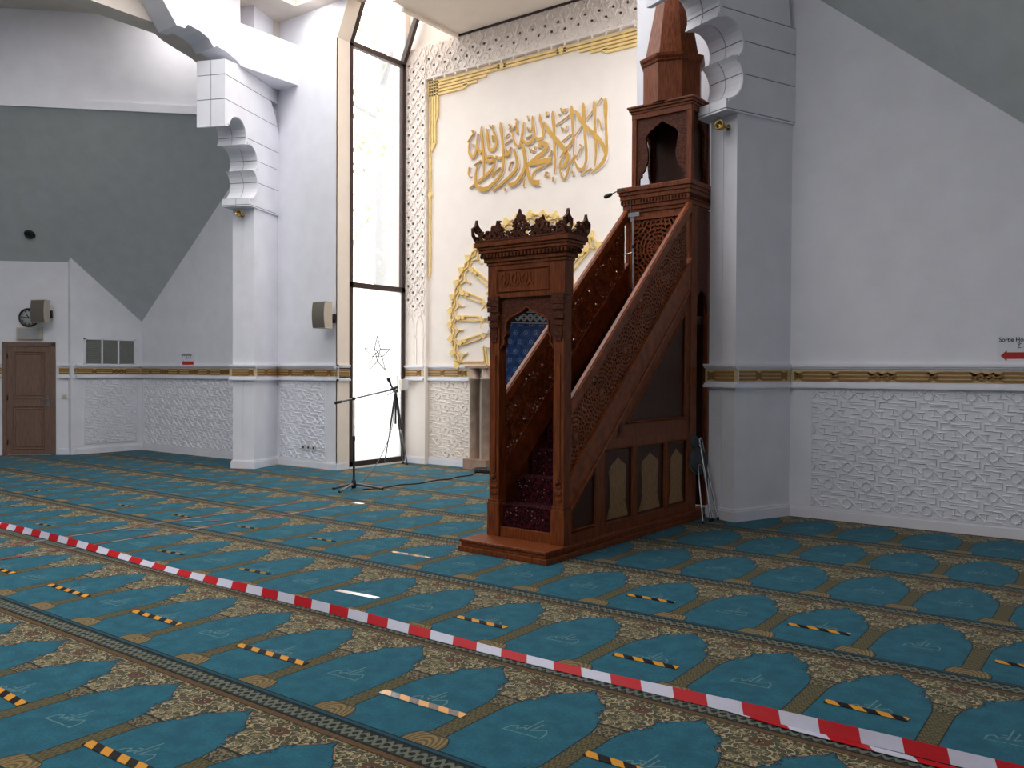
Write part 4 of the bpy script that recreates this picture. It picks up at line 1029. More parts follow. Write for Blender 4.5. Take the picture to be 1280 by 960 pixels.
# ------------------------------------------------------------------ tapes on the carpet
def strip(name, p, q, w_, m_, z=.004, label=None, cat='tape', group=None, lift=0.):
    p, q = Vector((*p,0)), Vector((*q,0)); L = (q-p).length; n = 12
    m = MB()
    for i in range(n):
        a, b = L*i/n, L*(i+1)/n; za, zb = [lift*math.sin(PI*x/L) for x in (a,b)]
        m.add([(a,-w_/2,za),(b,-w_/2,zb),(b,w_/2,zb),(a,w_/2,za),(a,-w_/2,za+.0012),(b,-w_/2,zb+.0012),(b,w_/2,zb+.0012),(a,w_/2,za+.0012)], [(0,3,2,1),(4,5,6,7),(0,1,5,4),(2,3,7,6)]+([(3,0,4,7)] if i == 0 else [])+([(1,2,6,5)] if i == n-1 else []))
    o = m.build(name, m_); o.location = (p.x,p.y,z); o.rotation_euler.z = math.atan2(q.y-p.y, q.x-p.x)
    tag(o, label, cat, group); return o
HZ = [
 ((-4.98,1.955),(-4.42,1.94),0,'black and orange tape strip, alone at the near corner beyond the lowest patterned border'),
 ((-3.74,1.91),(-3.22,1.93),0,'crinkled black and orange tape strip, lowest row, second from the door end'),
 ((-6.73,3.15),(-6.15,3.15),0,'black and orange tape strip, row before the barrier tape, first from the door end'),
 ((-5.54,3.15),(-5.01,3.16),0,'black and orange tape strip, row before the barrier tape, second from the door end'),
 ((-4.36,3.14),(-3.77,3.16),0,'black and orange tape strip, row before the barrier tape, third from the door end'),
 ((-3.14,3.13),(-2.6,3.14),1,'shiny tape strip with a whitish glare, just before the barrier tape'),
 ((-1.93,3.15),(-1.42,3.15),0,'black and orange tape strip cut by the lower picture edge, before the barrier tape'),
 ((-7.24,4.35),(-6.87,4.38),0,'dull black and yellow strip, row behind the barrier tape, first from the door end'),
 ((-6.04,4.36),(-5.66,4.39),0,'dull black and yellow strip, row behind the barrier tape, second from the door end'),
 ((-4.86,4.37),(-4.46,4.40),2,'white gleaming tape strip on the carpet behind the barrier tape'),
 ((-3.70,4.39),(-3.29,4.39),0,'black and yellow strip behind the barrier tape, beside the white gleaming strip'),
 ((-2.48,4.36),(-2.08,4.37),0,'black and yellow strip behind the barrier tape, second from the exit arrow wall end'),
 ((-1.28,4.38),(-.89,4.38),0,'black and yellow strip behind the barrier tape, first from the exit arrow wall end'),
 ((-7.70,5.53),(-7.40,5.57),0,'small dull strip between the far carpet tape line and the boom stand row'),
 ((-6.63,5.58),(-6.26,5.61),0,'small dull black and yellow strip, two rows behind the barrier tape, toward the window'),
 ((-5.50,5.61),(-5.04,5.63),1,'shiny pale orange strip beside the minbar front plinth'),
 ((-3.07,5.59),(-2.69,5.60),0,'black and yellow strip on the carpet alongside the minbar flank'),
 ((-1.87,5.58),(-1.48,5.59),0,'black and yellow strip two rows behind the barrier tape, toward the relief wall'),
 ((-.68,5.58),(-.30,5.58),0,'black and yellow strip cut by the picture edge below the exit arrow sign'),
 ((-8.93,5.54),(-8.57,5.54),0,'tiny dull strip crossed by the walkway tape lines'),
 ((-7.76,3.14),(-7.33,3.15),0,'black and orange tape strip below the walkway lines, beside the picture edge'),
 ((-9.50,4.31),(-9.22,4.35),0,'tiny dark strip behind the barrier tape, near the walkway lines'),
 ((-10.06,5.53),(-9.76,5.56),0,'tiny dark strip on the carpet between walkway lines and pillar'),
 ((-12.28,5.48),(-11.95,5.49),0,'tiny dark strip far off on the carpet before the wooden door'),
]
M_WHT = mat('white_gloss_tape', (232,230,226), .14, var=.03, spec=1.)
for p, q, k, lb_ in HZ: strip('floor_tape', p, q, .052, M_HAZD if any(w_ in lb_ for w_ in ('dull', 'tiny')) else (M_HAZ, M_HAZG, M_WHT)[k], .003, lb_, 'tape strip')
# walkway tape lines on the carpet
M_BAR2 = stripes_material('thin_red_white_tape', .40, (128,56,58), (128,138,146), .5, .5)
strip('walkway_tape', (-8.53,3.0), (-8.47,7.0), .034, M_BAR2, .003, 'thin red and white tape line on the carpet, farther from the minbar', 'tape')
strip('walkway_tape', (-7.95,3.1), (-7.87,7.2), .034, M_BAR2, .003, 'thin red and white tape line on the carpet, closer to the minbar', 'tape')
strip('walkway_tape', (-8.40,4.66), (-8.15,4.95), .04, M_BAR2, .005, 'short slanting tape piece between the walkway lines, lower one', 'tape')
strip('walkway_tape', (-8.36,5.3), (-8.12,5.6), .04, M_BAR2, .005, 'short slanting tape piece between the walkway lines, upper one', 'tape')
strip('walkway_tape', (-7.92,7.38), (-7.76,7.41), .05, M_WHT, .006, 'small white tape piece ending the walkway line by the boom stand', 'tape')
# the barrier tape stretched along the row, standing on edge and slightly leaning, doubled towards its near end
m = MB(); n = 110; W0 = .062
def bp(x):
    f_ = max(0., (x-3.65)/10.6)
    return 3.955+.03*math.sin(f_*PI*2+1.2)*.6-.04*math.sin(f_*PI)+.06*f_**3, .003+.012*math.sin(f_*PI*3)**2*(1-f_)
L_ = 14.25; pts = []
for i in range(n+1):
    x = L_*i/n; v_, z_ = bp(x); tw = .75+.35*math.sin(i*.21)
    pts.append((x, v_-3.955, z_, tw))
vs = []
for x, dv, z_, tw in pts:
    c_, s_ = math.cos(tw), math.sin(tw)
    for hgt, th in ((0,0),(W0,0),(W0,.0015),(0,.0015)):
        vs.append((x, dv+hgt*c_-th*s_, z_+hgt*s_+th*c_))
fs_ = []
for i in range(n):
    for a, b in ((0,1),(1,2),(2,3),(3,0)): fs_.append((4*i+a,4*i+b,4*i+4+b,4*i+4+a))
fs_ += [(3,2,1,0),(4*n,4*n+1,4*n+2,4*n+3)]
m.add(vs, fs_); o = m.build('barrier_tape', M_BAR); o.location = (-13.4,3.955,0); tag(o, 'long red and white striped barrier tape stretched low across the carpet', 'barrier tape')
m = MB(); vs = []; fs_ = []; n2 = 40
for i in range(n2+1):
    x = 2.6*i/n2
    for dy, dz in ((0,.004),(-.05,.006),(-.05,.0075),(0,.0055)): vs.append((x, dy*min(1,i/8+.2), dz))
for i in range(n2):
    for a, b in ((0,1),(1,2),(2,3),(3,0)): fs_.append((4*i+a,4*i+b,4*i+4+b,4*i+4+a))
m.add(vs, fs_); o2 = m.build('folded_length', M_BAR, o); o2.location = (11.7,.012,0.)

# ------------------------------------------------------------------ wall things
def speaker(name, loc, ang, label, w_=.27, d_=.19, h_=.43, tilt=0.):
    """grille faces local -y; loc is the centre of the box"""
    s_ = empty(name, loc, ang); tag(s_, label, 'speaker')
    m = MB(); P = [(-w_/2,0),(w_/2,0),(w_*.40,d_),(-w_*.40,d_)]
    k = 4; rings = []
    for j in range(k+1):
        z = -h_/2+h_*j/k; bow = .022*(1-(2*j/k-1)**2)
        rings.append([(x, y-(bow if y == 0 else 0), z) for x, y in P])
    vs = [p for r_ in rings for p in r_]; fs = [(0,1,2,3),(4*k+3,4*k+2,4*k+1,4*k)]
    for j in range(k):
        for a in range(1,4): fs.append((4*j+a,4*j+(a+1)%4,4*j+4+(a+1)%4,4*j+4+a))
        fs.append((4*j,4*j+1,4*j+5,4*j+4))
    m.add(vs, fs); c_ = m.build('cabinet', M_BEIGE, s_, .006)
    g_ = MB(); g_.sheet(lambda a, b: ((a-.5)*w_*.96, -.008-.022*(1-(2*b-1)**2), (b-.5)*h_*.95), 6, 8); g_.build('grille', M_GRILLE, s_)
    b_ = MB(); b_.tube([(0,d_-.01,-.03),(.04,d_+.10,-.06)], .013, 8); b_.box((.01,d_+.10,-.12),(.08,d_+.12,.03)); b_.build('bracket', M_DARKMET, s_)
    return s_
speaker('wall_speaker', (-10.815,9.33,2.55), .06, 'beige wall speaker beside the tall window, grille facing the hall', w_=.28)
c0 = dg(.56); speaker('wall_speaker', (c0[0]+h*.33,c0[1]-h*.33,2.74), math.radians(45)-.35, 'beige wall speaker above the wooden door, half hiding the clock', w_=.30, d_=.17)
sp2 = empty('small_speaker', (-10.62,11.10,1.40), math.radians(70)); tag(sp2, 'small beige speaker box mounted low beside the window frame', 'speaker')
m = MB(); m.box((-.07,-.06,-.1),(.07,.06,.1)); m.build('cabinet', M_BEIGE, sp2, .012); m = MB(); m.box((-.06,-.066,-.09),(.06,-.058,.09)); m.build('grille', M_SWITCH, sp2)
m = MB(); m.tube([(0,.05,0),(.02,.09,.0)], .02, 8); m.box((-.02,.09,-.05),(.06,.105,.06)); m.build('bracket', M_BEIGE, sp2)

FD = (Vector((h,-h,0)))     # normal of the door wall
def on_door(s_, z, off=.0): p = dg(s_); return Vector((p[0]+h*off, p[1]-h*off, z))
DX, DY = Vector((h,h,0)), FD    # along the wall towards the corner, out of the wall
ck = empty('wall_clock', on_door(.84,2.635)); tag(ck, 'round white clock with dark rim above the wooden door', 'clock')
m = MB(); m.lathe([(.15,0),(.178,.0),(.182,.03),(.165,.045),(.152,.03)], 32, (0,0,0), DX, EZ, DY); m.build('rim', M_BLACK, ck)
m = MB(); m.lathe([(0,.012),(.155,.012),(.155,.0)], 32, (0,0,0), DX, EZ, DY); m.build('face', M_FACE, ck)
for k in range(12):
    a = k*PI/6; m = MB(); m.bar((.115*math.sin(a),.115*math.cos(a)),(.14*math.sin(a),.14*math.cos(a)),.018,(0,0,0),DX,EZ,DY,.012,.015); m.build('hour_mark', M_INK, ck)
for a, l_, w_, nm in ((math.radians(323),.075,.016,'hour_hand'),(math.radians(276),.115,.011,'minute_hand')):
    m = MB(); m.bar((-.02*math.sin(a),-.02*math.cos(a)),(l_*math.sin(a),l_*math.cos(a)),w_,(0,0,0),DX,EZ,DY,.016,.019); m.build(nm, M_INK, ck)
ex = empty('exit_light', on_door(.82,2.33)); tag(ex, 'unlit pale emergency light box between the clock and the door', 'emergency light')
m = MB(); m.obox((0,0,0),DX,DY,EZ,(-.23,.0,-.115),(.23,.06,.115)); m.build('housing', M_BEIGE, ex, .006)
m = MB(); m.obox((0,0,0),DX,DY,EZ,(-.20,.06,-.09),(.17,.068,.09)); m.build('diffuser', M_EXITBOX, ex)
# door_1
d1 = empty('door_1', on_door(.84,0)); struct(d1)
m = MB(); 
for a, b in ((-.475,-.395),(.395,.475)): m.obox((0,0,0),DX,DY,EZ,(a,-.02,0),(b,.03,2.165))
m.obox((0,0,0),DX,DY,EZ,(-.475,-.02,2.085),(.475,.03,2.165)); m.build('door_frame', M_DOOR, d1, .006)
m = MB(); m.obox((0,0,0),DX,DY,EZ,(-.395,-.02,.01),(.395,.012,2.085)); lf = m.build('door_leaf', M_DOOR, d1)
for z0, z1 in ((.12,.93),(1.10,1.98)):
    m = MB()
    for i_, hh in ((0,.014),(.045,.010)):
        rc = [(-.28+i_,z0+i_),(.28-i_,z0+i_),(.28-i_,z1-i_),(-.28+i_,z1-i_)]
        for i in range(4): m.bar(rc[i],rc[(i+1)%4],.03,(0,0,0),DX,EZ,DY,.012,.012+hh,True)
    m.obox((0,0,0),DX,DY,EZ,(-.22,.012,z0+.06),(.22,.017,z1-.06)); m.build('door_panel', M_DOOR, lf)
m = MB(); m.obox((0,0,0),DX,DY,EZ,(.315,.012,.95),(.355,.02,1.13)); m.tube([Vector(DX)*.335+Vector(DY)*.02+Vector((0,0,1.07)), Vector(DX)*.335+Vector(DY)*.06+Vector((0,0,1.07)), Vector(DX)*.24+Vector(DY)*.065+Vector((0,0,1.07))], .009, 8); m.build('door_handle', M_STEEL, lf)
for z in (.25,1.1,1.9):
    m = MB(); m.lathe([(.0,-.05),(.012,-.05),(.012,.05),(0,.05)], 8, Vector(DX)*-.385+Vector(DY)*.02+Vector((0,0,z))); m.build('hinge', M_BLACK, lf)
sw = empty('light_switch', on_door(.21,1.12)); tag(sw, 'white light switch plate beside the wooden door', 'switch')
m = MB(); m.obox((0,0,0),DX,DY,EZ,(-.05,0,-.042),(.05,.012,.042)); m.build('plate', M_SWITCH, sw, .004); m = MB(); m.obox((0,0,0),DX,DY,EZ,(-.028,.012,-.028),(.028,.02,.028)); m.build('rocker', M_BEIGE, sw)
# ventilation grille on the far wall
vg = empty('ventilation_grille', (UL,8.97,1.995)); tag(vg, 'white framed ventilation grille of three dark louvred bays near the corner', 'vent')
m = MB(); 
for z0, z1 in ((-.265,-.235),(.235,.265)): m.box((0,-.525,z0),(.035,.525,z1))
for y in (-.525,-.182,.153,.495): m.box((0,y,-.265),(.035,y+.03,.265))
m.build('frame', M_WHITE, vg)
for k in range(3):
    y0 = -.495+.3393*k; m = MB(); m.box((.0,y0,-.235),(.004,y0+.31,.235))
    for j in range(18):
        z = -.23+.026*j; m.add([(.005,y0,z),(.005,y0+.31,z),(.026,y0+.31,z-.008),(.026,y0,z-.008),(.005,y0,z+.004),(.005,y0+.31,z+.004),(.026,y0+.31,z-.004),(.026,y0,z-.004)], [(0,3,2,1),(4,5,6,7),(2,3,7,6),(0,1,5,4),(1,2,6,5),(3,0,4,7)])
    m.build('louvre', M_VENT, vg)
so = empty('wall_socket', (-11.42,LV-.018,.34)); tag(so, 'row of low wall sockets set in the relief panel beside the pillar', 'socket')
for x in (-.13,0,.13):
    m = MB(); m.box((x-.045,-.012,-.045),(x+.045,.0,.045)); p_ = m.build('plate', M_SWITCH, so, .003)
    m = MB(); m.lathe([(0,.0125),(.022,.0125)], 14, (x,0,0), EX, EZ, (0,-1,0)); m.build('outlet', M_BLACK, p_)
# brass spotlights under the corbels
def brass_spot(A, d, e, z, s0, e0, label):
    A, d, e = Vector((*A,0)), Vector((*d,0)), Vector((*e,0)); b = empty('spotlight', A+d*s0+e*e0+Vector((0,0,z))); tag(b, label, 'spotlight')
    m = MB(); m.lathe([(0,0),(.035,0),(.035,.012),(.012,.03),(.01,.10)], 14, (0,0,0), e, EZ, -d); m.build('wall_mount', M_BRASS, b)
    ax = (-d*.8-e*.3+Vector((0,0,.15))).normalized(); s_ = ax.cross(Vector((0,0,1))).normalized(); t_ = s_.cross(ax)
    m = MB(); m.lathe([(0,-.05),(.03,-.045),(.048,-.01),(.052,.05),(.046,.055),(.04,.02),(0,.015)], 18, -d*.12+Vector((0,0,.0)), s_, t_, ax); m.build('lamp_head', M_BRASS, b)
brass_spot(AR, dR, eR, 4.36, 0, .13, 'small brass spotlight under the corbel of the pillar behind the minbar')
brass_spot(AL, dL, eL, 4.235, 0, .21, 'small brass spotlight under the corbel of the pillar beside the window wall')
# round black fitting in the sloping ceiling
nrm = Vector((kz,-kz,-1)).normalized(); a_ = nrm.cross(Vector((0,0,1))).normalized(); b_ = a_.cross(nrm)
m = MB(); m.lathe([(0,.012),(.05,.012),(.055,.03),(.085,.03),(.1,.0)], 24, (0,0,0), a_, b_, nrm); o = m.build('ceiling_fitting', M_BLACK); o.location = (-16.82,7.54,zl(-16.82,7.54)); tag(o, 'small round black fitting in the sloping grey ceiling', 'ceiling fitting')

# exit arrow signs
def exit_sign(loc, label):
    s_ = empty('exit_sign', loc); tag(s_, label, 'sign', None)
    m = MB(); m.box((-.03,-.002,-.01),(.43,.0,.24)); m.build('paper_sheet', M_PAPER, s_)
    m = MB(); m.prism([(0,.045),(.055,.1),(.055,.078),(.39,.078),(.39,.012),(.055,.012),(.055,-.01)][::-1], (0,-.002,0), EX, EZ, (0,-1,0), 0, .001); m.build('arrow', M_RED, s_)
    c = bpy.data.curves.new('lettering', 'FONT'); c.body = 'Sortie Hommes'; c.size = .062; c.extrude = .0004; c.offset = .0012; c.materials.append(M_INK)
    t0 = bpy.data.objects.new('lettering_curve', c); COL.objects.link(t0); bpy.context.view_layer.update(); me = bpy.data.meshes.new_from_object(t0.evaluated_get(bpy.context.evaluated_depsgraph_get())); bpy.data.objects.remove(t0); me.name = 'lettering'
    t = bpy.data.objects.new('lettering', me); COL.objects.link(t); t.parent = s_; t.location = (-.015,-.003,.185); t.rotation_euler = (PI/2,0,0); t.scale = (.86,1,1)
    m = MB(); F = ((0,-.002,0),EX,EZ,(0,-1,0),0,.001)
    m.ribbon([(.145,.168,.006),(.165,.170,.008),(.178,.165,.007),(.158,.155,.008),(.148,.14,.008),(.158,.125,.008),(.178,.122,.006)],*F); m.ribbon([(.164,.147,.008),(.168,.143,.008)],*F)      # jim
    m.ribbon([(.215,.160,.010),(.222,.150,.010),(.214,.136,.008),(.2,.13,.005)],*F)       # waw
    m.ribbon([(.256,.158,.009),(.258,.145,.009),(.246,.13,.005)],*F)                      # ra
    m.ribbon([(.275,.168,.006),(.295,.170,.008),(.308,.163,.007),(.288,.15,.009),(.258,.147,.007)],*F); m.ribbon([(.29,.184,.008),(.296,.184,.008)],*F)   # kha
    m.build('arabic_lettering', M_INK, s_)
    return s_
exit_sign((-1.185,RV,1.785), 'exit sign with large red arrow on the relief wall, cut by the picture edge')
exit_sign((-15.19,LV,1.735), 'tiny exit sign with red arrow above the gold band near the far corner')

